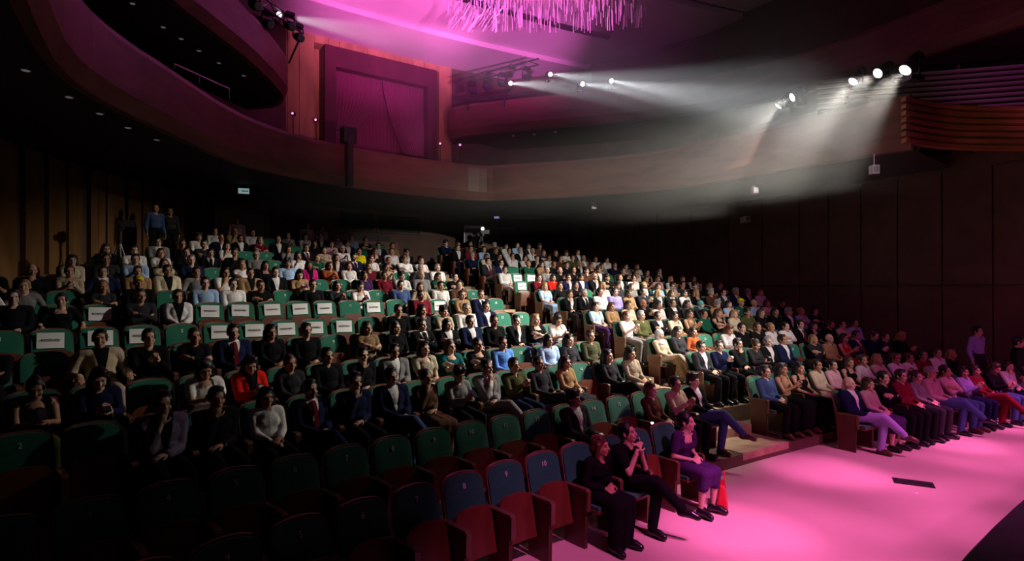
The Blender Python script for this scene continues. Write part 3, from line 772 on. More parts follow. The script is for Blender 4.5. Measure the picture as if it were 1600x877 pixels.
# row, pixel column of the head, sex, pose, top kind, top colour, lower kind, lower colour, hair, hair colour, note
S = lambda *a: a
SPEC = [
 # first row
 S(1, 928, 'f', 'fwd', 'long', 'black', 'gown', 'black', 'bob', 'auburn', 'leaning forward with hands in the lap'),
 S(1, 982, 'm', 'clasp', 'short', 'black', 'trousers', 'black', 'short', 'black', 'hands clasped before the chin, legs crossed'),
 S(1, 1078, 'f', 'fwd', 'short', 'purple', 'skirt', 'purple', 'short', 'black', 'turned away, bare forearms'),
 S(1, 1340, 'm', 'lapx', 'jacket', 'navy', 'trousers', 'lilac', None, 'dark', 'bald, legs in lilac trousers'),
 S(1, 1368, 'f', 'lap', 'long', 'pink', 'skirt', 'purple', 'bob', 'brown', ''),
 S(1, 1395, 'm', 'cross', 'long', 'black', 'trousers', 'black', 'short', 'black', ''),
 S(1, 1415, 'm', 'lap', 'long', 'burgundy', 'trousers', 'black', 'short', 'dark', ''),
 S(1, 1452, 'm', 'lapx', 'long', 'pink', 'trousers', 'denim', 'short', 'grey', ''),
 S(1, 1475, 'm', 'cross', 'long', 'pink', 'trousers', 'denim', 'short', 'dark', ''),
 S(1, 1500, 'f', 'clap', 'long', 'lilac', 'trousers', 'navy', 'bob', 'dark', ''),
 S(1, 1535, 'f', 'lapx', 'long', 'burgundy', 'trousers', 'burgundy', 'long', 'dark', ''),
 # second row
 S(2, 918, 'm', 'lapx', 'jacket', 'charcoal', 'trousers', 'black', 'curly', 'black', 'in profile, curly hair'),
 S(2, 1020, 'f', 'lap', 'long', 'brown', 'trousers', 'black', 'bob', 'auburn', ''),
 S(2, 1048, 'f', 'clap', 'long', 'beige', 'trousers', 'black', 'short', 'dark', 'clapping'),
 S(2, 1080, 'f', 'lapx', 'jacket', 'black', 'trousers', 'denim', 'curly', 'dark', 'legs crossed in blue jeans'),
 S(2, 1172, 'm', 'lapx', 'long', 'black', 'trousers', 'black', 'short', 'black', 'dark beard, legs crossed'),
 S(2, 1200, 'm', 'lap', 'long', 'denim', 'trousers', 'black', 'short', 'dark', ''),
 S(2, 1217, 'f', 'clap', 'tank', 'tan', 'gown', 'black', 'long', 'dark', ''),
 S(2, 1245, 'f', 'lap', 'tank', 'black', 'gown', 'black', 'long', 'black', ''),
 S(2, 1268, 'f', 'lap', 'long', 'cream', 'gown', 'cream', 'bun', 'dark', ''),
 S(2, 1300, 'f', 'lap', 'long', 'pink', 'gown', 'beige', 'bun', 'dark', ''),
 S(2, 1322, 'f', 'lap', 'tank', 'black', 'gown', 'black', 'long', 'brown', ''),
 # third row
 S(3, 252, 'm', 'chin', 'jacket', 'grey-violet', 'trousers', 'black', 'short', 'black', 'hand to mouth'),
 S(3, 345, 'm', 'chin', 'long', 'black', 'trousers', 'black', 'short', 'black', 'buttoned shirt, cheek on hand'),
 S(3, 442, 'f', 'lap', 'long', 'white', 'trousers', 'black', 'long', 'black', 'long straight hair'),
 S(3, 507, 'm', 'lapx', 'jacket', 'navy', 'trousers', 'navy', 'short', 'black', ''),
 S(3, 580, 'm', 'chin', 'long', 'navy', 'trousers', 'black', 'short', 'black', ''),
 S(3, 637, 'm', 'lapx', 'jacket', 'navy', 'trousers', 'denim', 'short', 'black', ''),
 S(3, 702, 'f', 'chin', 'long', 'brown', 'skirt', 'brown', 'bun', 'black', ''),
 S(3, 745, 'f', 'lapdown', 'long', 'grey', 'trousers', 'black', 'curly', 'dark', ''),
 S(3, 795, 'm', 'chinx', 'jacket', 'grey', 'trousers', 'grey', 'short', 'black', ''),
 S(3, 825, 'm', 'clap', 'long', 'olive', 'trousers', 'navy', 'short', 'dark', ''),
 S(3, 863, 'm', 'lapx', 'long', 'charcoal', 'trousers', 'charcoal', 'short', 'black', ''),
 S(3, 890, 'f', 'lap', 'long', 'tan', 'gown', 'charcoal', 'long', 'brown', ''),
 S(3, 963, 'f', 'lapx', 'long', 'charcoal', 'trousers', 'black', 'long', 'black', ''),
 S(3, 990, 'f', 'lap', 'long', 'beige', 'gown', 'beige', 'long', 'black', 'mottled dress'),
 # fourth row
 S(4, 85, 'f', 'lapdown', 'tank', 'black', 'trousers', 'olive', 'bun', 'black', 'bare shoulders'),
 S(4, 182, 'f', 'lapdown', 'long', 'navy', 'trousers', 'black', 'long', 'black', 'looking at a phone'),
 S(4, 370, 'f', 'lapdown', 'jacket', 'red', 'trousers', 'black', 'long', 'dark', ''),
 S(4, 420, 'f', 'lap', 'long', 'charcoal', 'trousers', 'black', 'bun', 'auburn', ''),
 S(4, 485, 'm', 'lap', 'long', 'black', 'trousers', 'black', 'short', 'black', ''),
 S(4, 552, 'm', 'chin', 'long', 'black', 'trousers', 'black', 'short', 'black', ''),
 S(4, 602, 'm', 'lap', 'jacket', 'grey', 'trousers', 'black', 'short', 'black', ''),
 S(4, 652, 'f', 'lap', 'short', 'cream', 'gown', 'cream', 'long', 'dark', 'mottled dress'),
 S(4, 702, 'f', 'cross', 'short', 'teal', 'gown', 'teal', 'bob', 'auburn', ''),
 S(4, 735, 'f', 'cross', 'short', 'black', 'gown', 'black', 'bun', 'black', ''),
 S(4, 778, 'm', 'lap', 'long', 'blue', 'trousers', 'navy', 'short', 'dark', ''),
 S(4, 812, 'f', 'lap', 'long', 'black', 'trousers', 'black', 'long', 'black', ''),
 S(4, 868, 'm', 'lap', 'long', 'pale blue', 'trousers', 'navy', 'bob', 'black', ''),
 S(4, 905, 'f', 'lap', 'long', 'charcoal', 'trousers', 'black', 'long', 'black', ''),
 S(4, 935, 'm', 'lap', 'long', 'olive', 'trousers', 'black', 'short', 'dark', 'mottled jacket'),
 S(4, 1035, 'f', 'lapx', 'long', 'beige', 'gown', 'beige', 'scarf', None, 'cream headscarf'),
 S(4, 1062, 'f', 'lap', 'long', 'charcoal', 'trousers', 'denim', 'long', 'black', ''),
 S(3, 1100, 'm', 'lap', 'jacket', 'charcoal', 'trousers', 'black', 'short', 'dark', 'beside the steps'),
 S(3, 1127, 'm', 'clap', 'long', 'navy', 'trousers', 'black', 'short', 'dark', ''),
 S(3, 1160, 'm', 'chin', 'long', 'black', 'trousers', 'black', 'short', 'black', ''),
 # fifth row
 S(5, 15, 'm', 'cross', 'long', 'black', 'trousers', 'black', 'short', 'dark', ''),
 S(5, 187, 'm', 'rest', 'jacket', 'beige', 'trousers', 'beige', 'short', 'black', 'padded jacket'),
 S(5, 273, 'm', 'clap', 'long', 'black', 'trousers', 'black', 'short', 'black', ''),
 S(5, 337, 'f', 'cross', 'long', 'black', 'trousers', 'black', 'bun', 'black', ''),
 S(5, 398, 'm', 'lap', 'jacket', 'navy', 'trousers', 'navy', 'short', 'black', 'dark tie'),
 S(5, 455, 'f', 'lap', 'long', 'black', 'trousers', 'black', 'long', 'black', ''),
 S(5, 515, 'm', 'lap', 'long', 'black', 'trousers', 'charcoal', 'short', 'dark', 'rollneck'),
 S(5, 575, 'f', 'cross', 'long', 'tan', 'trousers', 'black', 'long', 'brown', 'mottled top'),
 S(5, 606, 'f', 'lapx', 'long', 'black', 'trousers', 'navy', 'bob', 'black', ''),
 S(5, 655, 'm', 'cross', 'jacket', 'black', 'trousers', 'black', 'short', 'black', ''),
 S(5, 690, 'f', 'cross', 'jacket', 'black', 'trousers', 'black', 'bob', 'dark', ''),
 S(5, 722, 'm', 'lap', 'jacket', 'navy', 'trousers', 'navy', 'short', 'dark', ''),
 S(5, 762, 'm', 'lap', 'long', 'black', 'trousers', 'black', 'short', 'dark', ''),
 S(5, 797, 'm', 'chin', 'jacket', 'black', 'trousers', 'denim', 'short', 'dark', ''),
 S(5, 823, 'f', 'cross', 'short', 'black', 'trousers', 'denim', 'long', 'blonde', ''),
 S(5, 858, 'f', 'lapdown', 'short', 'white', 'trousers', 'navy', 'bob', 'dark', ''),
 S(5, 890, 'm', 'lap', 'short', 'white', 'trousers', 'black', 'short', 'dark', ''),
 S(5, 983, 'f', 'clap', 'short', 'white', 'trousers', 'grey', 'long', 'auburn', ''),
 S(5, 1008, 'm', 'lapx', 'long', 'olive', 'trousers', 'grey', 'short', 'grey', ''),
 S(5, 1028, 'm', 'cross', 'jacket', 'black', 'trousers', 'black', 'short', 'dark', ''),
 S(5, 1045, 'f', 'lap', 'short', 'cream', 'gown', 'cream', 'long', 'dark', ''),
 S(5, 1070, 'f', 'clap', 'tank', 'tan', 'gown', 'tan', 'long', 'dark', ''),
 # sixth row
 S(6, 628, 'm', 'lap', 'long', 'black', 'trousers', 'black', 'short', 'dark', ''),
 S(6, 660, 'f', 'chin', 'long', 'charcoal', 'trousers', 'black', 'long', 'dark', ''),
 S(6, 692, 'f', 'lap', 'short', 'beige', 'gown', 'beige', 'curly', 'dark', ''),
 S(6, 724, 'm', 'lap', 'long', 'white', 'trousers', 'black', 'short', 'grey', ''),
 S(6, 758, 'm', 'lapx', 'jacket', 'navy', 'trousers', 'navy', 'short', 'dark', ''),
 S(6, 932, 'f', 'lap', 'short', 'pale blue', 'trousers', 'purple', 'long', 'black', ''),
 S(6, 952, 'f', 'lap', 'long', 'tan', 'trousers', 'black', 'long', 'auburn', ''),
 S(6, 972, 'f', 'lap', 'long', 'cream', 'gown', 'cream', 'long', 'brown', ''),
 # seventh and eighth rows
 S(7, 60, 'm', 'lap', 'long', 'black', 'trousers', 'black', 'short', 'dark', ''),
 S(7, 98, 'f', 'rest', 'short', 'black', 'trousers', 'black', 'bun', 'dark', ''),
 S(7, 230, 'm', 'cross', 'long', 'charcoal', 'trousers', 'black', 'short', 'dark', ''),
 S(7, 280, 'f', 'lap', 'jacket', 'white', 'trousers', 'black', 'short', 'brown', ''),
 S(7, 663, 'm', 'lapx', 'long', 'burgundy', 'trousers', 'black', 'short', 'dark', ''),
 S(7, 705, 'f', 'lap', 'long', 'tan', 'trousers', 'black', 'bun', 'brown', ''),
 S(7, 745, 'm', 'lap', 'jacket', 'navy', 'trousers', 'navy', 'short', 'brown', ''),
 S(8, 240, 'm', 'lap', 'long', 'black', 'trousers', 'black', 'cap', 'yellow', 'yellow cap'),
 S(8, 338, 'm', 'lap', 'long', 'pale blue', 'trousers', 'navy', 'short', 'dark', ''),
 S(8, 374, 'm', 'lap', 'long', 'white', 'trousers', 'black', 'short', 'dark', ''),
 S(8, 420, 'f', 'cross', 'long', 'black', 'trousers', 'black', 'bun', 'dark', ''),
 S(8, 500, 'm', 'lap', 'long', 'black', 'trousers', 'black', 'short', 'dark', ''),
 S(8, 536, 'f', 'clap', 'long', 'charcoal', 'trousers', 'black', 'bob', 'dark', ''),
 S(8, 568, 'f', 'lapdown', 'short', 'white', 'trousers', 'white', 'bun', 'dark', ''),
 S(8, 640, 'm', 'lap', 'long', 'denim', 'trousers', 'black', 'short', 'dark', ''),
 S(7, 905, 'm', 'lap', 'jacket', 'black', 'trousers', 'black', 'short', 'grey', ''),
 S(7, 935, 'm', 'lap', 'long', 'white', 'trousers', 'denim', 'short', 'black', ''),
 S(7, 955, 'm', 'lap', 'long', 'lilac', 'trousers', 'denim', 'short', 'black', ''),
 S(9, 180, 'm', 'rest', 'jacket', 'navy', 'trousers', 'black', 'short', 'brown', ''),
 S(9, 235, 'm', 'lap', 'long', 'tan', 'trousers', 'black', 'short', 'brown', ''),
 S(9, 285, 'm', 'lap', 'jacket', 'cream', 'trousers', 'black', 'short', 'dark', ''),
 S(9, 328, 'm', 'rest', 'long', 'grey', 'trousers', 'black', 'short', 'dark', ''),
 S(9, 400, 'm', 'lap', 'jacket', 'tan', 'trousers', 'black', 'short', 'dark', ''),
 S(9, 418, 'm', 'lap', 'jacket', 'black', 'trousers', 'black', 'short', 'dark', ''),
 S(9, 450, 'f', 'lapdown', 'long', 'tan', 'trousers', 'black', 'long', 'black', ''),
 S(10, 472, 'f', 'lap', 'jacket', 'magenta', 'trousers', 'black', 'bob', 'dark', ''),
 S(9, 550, 'f', 'lap', 'long', 'purple', 'trousers', 'black', 'bob', 'dark', ''),
 S(9, 575, 'f', 'lap', 'long', 'burgundy', 'trousers', 'black', 'bun', 'dark', ''),
 S(10, 670, 'm', 'rest', 'long', 'charcoal', 'trousers', 'black', 'short', 'grey', ''),
 S(10, 732, 'm', 'lap', 'long', 'white', 'trousers', 'white', 'short', 'dark', ''),
 S(10, 715, 'm', 'lap', 'short', 'white', 'trousers', 'black', 'short', 'grey', ''),
 S(12, 556, 'f', 'lap', 'long', 'yellow', 'trousers', 'black', 'bun', 'dark', ''),
 S(11, 745, 'm', 'lapx', 'jacket', 'charcoal', 'trousers', 'grey', 'short', 'dark', ''),
 S(11, 762, 'm', 'lapx', 'jacket', 'navy', 'trousers', 'grey', 'short', 'dark', ''),
 S(9, 872, 'f', 'lap', 'long', 'red', 'trousers', 'red', 'bob', 'dark', ''),
 S(3, 1325, 'f', 'clap', 'tank', 'red', 'gown', 'red', 'long', 'black', ''),
 S(3, 1290, 'm', 'lap', 'long', 'tan', 'trousers', 'black', None, 'dark', ''),
 S(4, 1362, 'm', 'lap', 'long', 'pale blue', 'trousers', 'denim', 'short', 'dark', ''),
 S(6, 1097, 'f', 'lap', 'long', 'charcoal', 'trousers', 'black', 'scarf', 'turquoise', 'turquoise headscarf'),
 S(6, 1155, 'm', 'lap', 'long', 'dark green', 'trousers', 'black', 'cap', 'yellow', 'yellow cap'),
]
EMPTY = {1: [480, 577, 661, 733, 806, 865, 1030, 365], 2: [130, 276, 379, 471, 561, 631, 692, 755, 806, 852, 942, 972, 890, 20], 3: [930, 150, 40],
         4: [280, 838], 5: [120, 545, 60], 6: [62, 137, 216, 290, 345, 380, 437, 490, 535, 585, 785], 7: [149, 330, 375, 427, 470, 508, 550, 590, 620, 680, 780, 190],
         8: [460, 760, 605, 290, 130], 9: [477, 512, 795], 10: [640, 360], 11: [430, 790], 12: [435], 5.1: []}
SIGNS = {6: [62, 137, 216, 345, 380, 437, 490, 535], 7: [149, 330, 375, 427, 470, 508, 590, 680, 790], 9: [795], 10: [810, 830]}

seats = []      # dicts
for i in range(1, NROW+1):
    r = row_r(i); st_ = math.degrees(SEATW/r); rb = r+0.26
    # block before the steps: the seat nearest the steps first
    if i == 1: t0, k0 = 44.0-11*st_+2*st_, 14
    elif i == 2: t0, k0 = 44.9-14*st_, 18
    else: t0, k0 = 34.65, 18
    t = t0; k = k0; n = 1
    while t < th_left(i)+0.2:
        p = pol(t, r); px = proj((p.x, p.y, row_z(i)+0.9))[0] if p.y > 1 else -999
        if px > -40: seats.append(dict(row=i, th=t, num=k, blk='L', n=n, px=proj((p.x, p.y, row_z(i)+1.1))[0], d=p.length))
        t += st_; k -= 1; n += 1
    t = 32.0 if i > 1 else ray_theta(1338, r)[0]; k = 19; n = 1
    while t > th_right(i)-0.1:
        p = pol(t, r); seats.append(dict(row=i, th=t, num=k, blk='R', n=n, px=proj((p.x, p.y, row_z(i)+1.1))[0], d=p.length))
        t -= st_; k += 1; n += 1
for s_ in seats: s_['num'] = (s_['num']-1) % 30+1; s_['who'] = None; s_['sign'] = False; s_['set'] = False
def match(row):
    """put the noted people and empty seats of a row into its seats, in order, as near to their places as they fit"""
    items = [(sp[1], sp) for sp in SPEC if sp[0] == row]+[(x, None) for x in EMPTY.get(row, [])]
    signs = SIGNS.get(row, [])
    for x in signs:
        if not any(abs(x-y) < 4 for y, w_ in items if w_ is None): items.append((x, None))
    items.sort(key=lambda q: q[0]); ss = sorted([s_ for s_ in seats if s_['row'] == row], key=lambda q: q['px'])
    n, m = len(items), len(ss); INF = 1e18; skip = 80.0**2
    c = [[INF]*(m+1) for _ in range(n+1)]; bk = {}
    for j in range(m+1): c[0][j] = 0.0
    for i in range(1, n+1):
        c[i][0] = c[i-1][0]+skip
        for j in range(1, m+1):
            o = [(c[i][j-1], 's'), (c[i-1][j]+skip, 'k'), (c[i-1][j-1]+(ss[j-1]['px']-items[i-1][0])**2, 'm')]
            c[i][j], bk[i, j] = min(o)
    i, j = n, m
    while i > 0 and j > 0:
        o = bk[i, j]
        if o == 's': j -= 1
        elif o == 'k':
            i -= 1
        else:
            q = ss[j-1]; q['set'] = True; q['who'] = items[i-1][1]
            if items[i-1][1] is None and any(abs(x-items[i-1][0]) < 4 for x in signs): q['sign'] = True
            i -= 1; j -= 1
for row in range(1, NROW+1): match(row)
# the rest of the hall fills up
tops_m = [('long', 'black')]*5+[('long', 'charcoal')]*3+[('jacket', 'black')]*5+[('jacket', 'navy')]*4+[('long', 'navy')]*2+[('long', 'white')]*4+[('short', 'white')]*1+[('jacket', 'grey')]*1+[('long', 'pale blue')]*2+[('long', 'olive')]+[('long', 'grey')]*2+[('long', 'burgundy')]+[('long', 'brown')]+[('long', 'tan')]+[('jacket', 'charcoal')]*2
tops_f = [('long', 'black')]*5+[('short', 'black')]*2+[('tank', 'black')]+[('long', 'white')]*4+[('short', 'white')]*2+[('long', 'cream')]*3+[('long', 'beige')]*2+[('jacket', 'black')]*2+[('jacket', 'cream')]+[('long', 'charcoal')]*2+[('long', 'tan')]+[('short', 'pale blue')]+[('long', 'burgundy')]+[('long', 'pink')]+[('long', 'dark green')]+[('long', 'rust')]+[('long', 'grey')]*2
for s_ in seats:
    if s_['set']: continue
    i = s_['row']
    occ = 0.93
    if s_['blk'] == 'L' and i <= 2: occ = 0.0
    elif s_['blk'] == 'L' and 6 <= i <= 7: occ = 0.45
    elif s_['blk'] == 'L' and i <= 5: occ = 0.5
    elif s_['blk'] == 'R': occ = 0.95
    if random.random() > occ: continue
    sex = random.choice('mf'); ty, c = random.choice(tops_m if sex == 'm' else tops_f)
    pose = random.choice(['lap', 'lap', 'cross', 'chin', 'clap', 'lapx', 'rest', 'lapdown']) if i < 9 else random.choice(['lap', 'cross', 'clap', 'chin'])
    if ty == 'jacket' and pose in ('cross', 'clap', 'lapdown'): pose = 'lap'
    low = 'trousers' if sex == 'm' or random.random() < 0.6 else random.choice(('skirt', 'gown'))
    lc = random.choice(['black', 'black', 'charcoal', 'navy', 'denim']) if low == 'trousers' else c
    hs = random.choice(['short', 'short', 'short', 'curly']) if sex == 'm' else random.choice(['long', 'long', 'bob', 'bun'])
    if sex == 'm' and random.random() < 0.05: hs = None
    hc = random.choice(['black', 'dark', 'dark', 'brown', 'brown', 'grey'] if sex == 'm' else ['black', 'dark', 'brown', 'brown', 'auburn', 'blonde'])
    s_['who'] = (i, s_['px'], sex, pose, ty, c, low, lc, hs, hc, '')
STANDING = [  # where, sex, top kind, colour, lower colour, hair, hair colour, label
    (at(370, 385, 18.4), 34, 'm', 'long', 'pink', 'black', 'short', 'dark', 'person in a pale striped shirt standing by the doorway under the exit sign'),
    (at(243, 372, 15.6), 60, 'm', 'long', 'denim', 'black', 'short', 'dark', 'person in a blue shirt standing near the wood-panelled wall'),
    (at(266, 370, 16.0), 40, 'f', 'long', 'charcoal', 'black', 'bun', 'dark', 'person in dark grey standing next to one in a blue shirt'),
    (at(480, 382, 20.0), 38, 'm', 'long', 'pink', 'black', 'short', 'dark', 'person in a pale pink shirt standing beside the control desk'),
    (at(503, 382, 20.4), 38, 'f', 'long', 'pink', 'black', 'bun', 'dark', 'person in a dusty pink top standing beside a pale pink shirt'),
    (at(1528, 598, 13.5), 20, 'm', 'long', 'lilac', 'charcoal', 'short', 'dark', 'person in a lilac shirt standing by the dark wall behind the front row'),
    (at(1592, 660, 12.6), 60, 'm', 'long', 'charcoal', 'grey', 'short', 'dark', 'person in dark clothes standing at the edge of the pink floor'),
    (at(743, 395, 23.4), 60, 'm', 'long', 'black', 'black', 'short', 'dark', 'person in black standing behind the rear video camera'),
]
# ------------------------------------------------------------------ build the shapes that are needed
people = sorted([s_ for s_ in seats if s_['who']], key=lambda q: q['d'])
KEYS = set()
def keys_of(w_):
    _, _, sex, pose, ty, tc_, low, lc, hs, hc, note = w_
    ks = [('body', pose, sex), ('top', pose, sex, ty), ('low', pose if pose in ('lapx', 'stand') else ('lapx' if POSES[pose]['legs'] == 'x' else 'lap'), sex, low)]
    ks += [('shoes', ks[2][1], sex, 1), ('shoes', ks[2][1], sex, -1)]
    if ty == 'jacket': ks.append(('shirt', pose, sex))
    if hs: ks.append(('hair', hs))
    return ks
for s_ in people: KEYS.update(keys_of(s_['who']))
for q in STANDING: KEYS.update(keys_of((0, 0, q[2], 'stand', q[3], q[4], 'trousers', q[5], q[6], q[7], '')))
for k in sorted(KEYS, key=str): want(k)
LIB = flush()
for k, me in LIB.items(): finish(k, me)

def low_copy(me, ratio):
    o = bpy.data.objects.new('src', me); COL.objects.link(o); d = o.modifiers.new('d', 'DECIMATE'); d.ratio = ratio; return o
NIND = 325
ORD = ['first', 'second', 'third', 'fourth', 'fifth', 'sixth', 'seventh', 'eighth', 'ninth', 'tenth', 'eleventh', 'twelfth', 'thirteenth', 'fourteenth', 'fifteenth', 'sixteenth', 'seventeenth', 'eighteenth', 'nineteenth', 'twentieth']
BLK = {'L': 'near block', 'R': 'far block'}
PNAME = {'top': 'top', 'low': 'trousers', 'shoes': 'shoes', 'shirt': 'shirt', 'hair': 'hair'}
def garment(ty, c, low, lc):
    if ty == 'jacket': return f'{c} jacket'
    if low in ('gown', 'skirt') and lc == c: return f'{c} dress'
    return {'long': f'{c} top', 'short': f'{c} short-sleeved top', 'tank': f'{c} sleeveless top'}[ty]
def place_person(w_, loc, rz, label, group, scale=1.0, name='person'):
    _, _, sex, pose, ty, tcol, low, lc, hs, hc, note = w_
    shoe_c = random.choice([COLR['black'], COLR['black'], COLR['brown']])
    ks = keys_of(w_); b = link('person', LIB[ks[0]], None, loc, rz); b.scale = (scale,)*3
    sc_ = random.choice(SKINS); b.color = (*sc_, 1); tag(b, label, 'person', group)
    for k in ks[1:]:
        if k[0] == 'hair':
            nm = 'headscarf' if k[1] == 'scarf' else ('cap' if k[1] == 'cap' else 'hair')
            o = link(nm, LIB[k], b); J = sk(pose, sex)
            M = J['Rh'].to_4x4(); M.translation = J['head']; o.matrix_local = M
            o.color = (*(HAIRC.get(hc) or COLR.get(hc) or (0.80, 0.76, 0.70)), 1)
        else:
            nm = {'top': ('jacket' if k[0] == 'top' and k[-1] == 'jacket' else 'top'), 'low': {'trousers': 'trousers', 'skirt': 'skirt', 'gown': 'skirt'}.get(k[-1], 'trousers'), 'shoes': 'shoe', 'shirt': 'shirt'}[k[0]]
            o = link(nm, LIB[k], b)
            if k[0] == 'top':
                v = random.uniform(0.85, 1.15); o.color = (*[x*v for x in COLR[tcol]], 1)
                if 'mottled' in note: o.material_slots[0].link = 'OBJECT'; o.material_slots[0].material = M_PRINT
            elif k[0] == 'low': o.color = (*COLR[lc], 1)
            elif k[0] == 'shirt': o.color = (*(COLR['white'] if tcol in ('navy', 'black', 'charcoal', 'grey') else COLR['black']), 1)
            else: o.color = (*shoe_c, 1)
    if ty == 'jacket' and sex == 'm' and tcol in ('navy', 'black', 'charcoal') and (note == 'dark tie' or (not note and random.random() < 0.35)):
        if pose not in TIES: TIES[pose] = tie_mesh(pose, sex)
        o = link('tie', TIES[pose], b); o.color = (*random.choice([COLR['black'], COLR['navy'], COLR['burgundy']]), 1)
    return b
used_lab = {}
for idx, s_ in enumerate(people[:NIND]):
    w_ = s_['who']; i = s_['row']; note = w_[10]
    nth = sum(1 for q in people if q['row'] == i and q['blk'] == s_['blk'] and q['n'] <= s_['n'])
    base = f"person in {garment(w_[4], w_[5], w_[6], w_[7])}"
    pose_w = {'cross': 'arms crossed', 'chin': 'hand to chin', 'chinx': 'hand to chin', 'clap': 'clapping', 'lapdown': 'looking down', 'rest': 'arms on armrests'}.get(w_[3], '')
    lab = f"{base}, {ORD[i-1]} row of {BLK[s_['blk']]}, {ORD[nth-1]} from the steps"
    extra = note if note else pose_w
    if extra and len((lab+' '+extra).split()) <= 16: lab = f"{base}, {extra}, {ORD[i-1]} row of {BLK[s_['blk']]}, {ORD[nth-1]} from the steps"
    p = pol(s_['th'], row_r(i), row_z(i)+0.0); jit = random.uniform(-5, 5) if not note else 0
    place_person(w_, p+Vector((random.uniform(-0.015, 0.015), 0, 0)), R_(s_['th']+jit), lab, 'seated audience', random.uniform(0.95, 1.0))
    s_['obj'] = True
for q in STANDING:
    q[0].z = tier_z(q[0])
    place_person((0, 0, q[2], 'stand', q[3], q[4], 'trousers', q[5], q[6], q[7], ''), q[0], R_(q[1]), q[8], 'people standing along the walls')

def join_np(name, items, label, cat):
    """one mesh out of (mesh, matrix, colour, material index) items, colours kept per point; kind stuff"""
    Vs, Ls, Ps, Cs, Ms = [], [], [], [], []; n = 0
    cache = {}
    for me, M, col, mi in items:
        if me.name not in cache:
            v = co(me); tri = np.empty(len(me.loop_triangles)*3, dtype=np.int64)
            me.calc_loop_triangles(); tri = np.empty(len(me.loop_triangles)*3, dtype=np.int64); me.loop_triangles.foreach_get('vertices', tri)
            cache[me.name] = (v, tri)
        v, tri = cache[me.name]; Mn = np.array(M)
        Vs.append(v @ Mn[:3, :3].T+Mn[:3, 3]); Ls.append(tri+n); n += len(v)
        Cs.append(np.tile(np.array([*col, 1.0]), (len(v), 1))); Ms.append(np.full(len(tri)//3, mi))
    V = np.vstack(Vs); L = np.concatenate(Ls); C = np.vstack(Cs); MI = np.concatenate(Ms)
    me = bpy.data.meshes.new(name); me.vertices.add(len(V)); me.vertices.foreach_set('co', V.ravel())
    me.loops.add(len(L)); me.loops.foreach_set('vertex_index', L.astype(np.int32)); k = len(L)//3
    me.polygons.add(k); me.polygons.foreach_set('loop_start', np.arange(0, len(L), 3, dtype=np.int32)); me.polygons.foreach_set('loop_total', np.full(k, 3, dtype=np.int32))
    me.polygons.foreach_set('material_index', MI.astype(np.int32)); me.polygons.foreach_set('use_smooth', [True]*k)
    a = me.color_attributes.new('tone', 'FLOAT_COLOR', 'POINT'); a.data.foreach_set('color', C.ravel())
    me.materials.append(mat('crowd_tone', (1, 1, 1), rough=0.75, spec=0.25, attr='tone'))
    me.update(); me.validate()
    o = link(name, me); tag(o, label, cat, None, 'stuff'); return o
def decimated(keys, ratio):
    objs = {k: low_copy(LIB[k], ratio) for k in keys}
    bpy.context.view_layer.update(); dg = bpy.context.evaluated_depsgraph_get(); out = {}
    for k, o in objs.items(): out[k] = bpy.data.meshes.new_from_object(o.evaluated_get(dg)); bpy.data.objects.remove(o)
    return out
rest = people[NIND:]
if rest:
    ks = set(); [ks.update(keys_of(s_['who'])) for s_ in rest]
    DEC = decimated(ks, 0.12); items = []
    for s_ in rest:
        w_ = s_['who']; p = pol(s_['th'], row_r(s_['row']), row_z(s_['row'])); M = Matrix.Translation(p) @ Matrix.Rotation(R_(s_['th']), 4, 'Z')
        for k in keys_of(w_):
            if k[0] == 'body': c = random.choice(SKINS)
            elif k[0] == 'hair': c = HAIRC.get(w_[9]) or COLR.get(w_[9]) or COLR['cream']
            elif k[0] == 'top': c = COLR[w_[5]]
            elif k[0] == 'low': c = COLR[w_[7]]
            elif k[0] == 'shirt': c = COLR['white']
            else: c = COLR['black']
            MM = M
            if k[0] == 'hair': J = sk(w_[3], w_[2]); H4 = J['Rh'].to_4x4(); H4.translation = J['head']; MM = M @ H4
            items.append((DEC[k], MM, c, 0))
    join_np('distant_crowd', items, 'distant seated audience in the last rows below the rear wall', 'audience')

# ------------------------------------------------------------------ seats in their rows
by_d = sorted(seats, key=lambda q: q['d'])
chair_items = []
def place_seat(s_, full):
    i = s_['row']; p = pol(s_['th'], row_r(i), row_z(i)); rz = R_(s_['th'])
    root = bpy.data.objects.new('theatre_seat', None); COL.objects.link(root); root.location = p; root.rotation_euler = (0, 0, rz); root.empty_display_size = 0.2
    occ = s_['who'] is not None
    where = f"{ORD[i-1]} row of {BLK[s_['blk']]}, {ORD[s_['n']-1]} from the steps"
    st_ = 'occupied green seat' if occ else ('empty folded green seat with paper sign' if s_['sign'] else f"empty folded green seat")
    if not occ and full and not s_['sign']: st_ = f"empty folded green seat numbered {s_['num']}"
    tag(root, f"{st_}, {where}", 'theatre seat', 'rows of theatre seats')
    link('back_shell', CH['shell'], root); c = link('back_cushion', CH['cushion'], root)
    if occ: link('seat_board', CH['seat_dn'], root); link('seat_cushion', CH['seat_dn_cushion'], root)
    else:
        q = link('folded_seat', CH['seat_up'], root)
        if full: link('seat_cushion', CH['seat_up_cushion'], q)
    for k in ('L', 'R') if full or s_['n'] == 1 else ('L',):
        link('side_panel', CH['side'+k], root); link('armrest', CH['arm'+k], root)
    if not occ and (full or not s_['sign']):
        z = 0.862; y = yb(z)-0.008-0.025*0.9-0.006
        o = link('seat_number', _digit[str(s_['num']), 0.075, M_NUM.name], c); o.location = (0, y, z); o.rotation_euler = (PI/2-math.atan(0.23), 0, 0)
    if s_['sign']: place_sign(s_, p, rz)
    return root
SIGN_ME = None
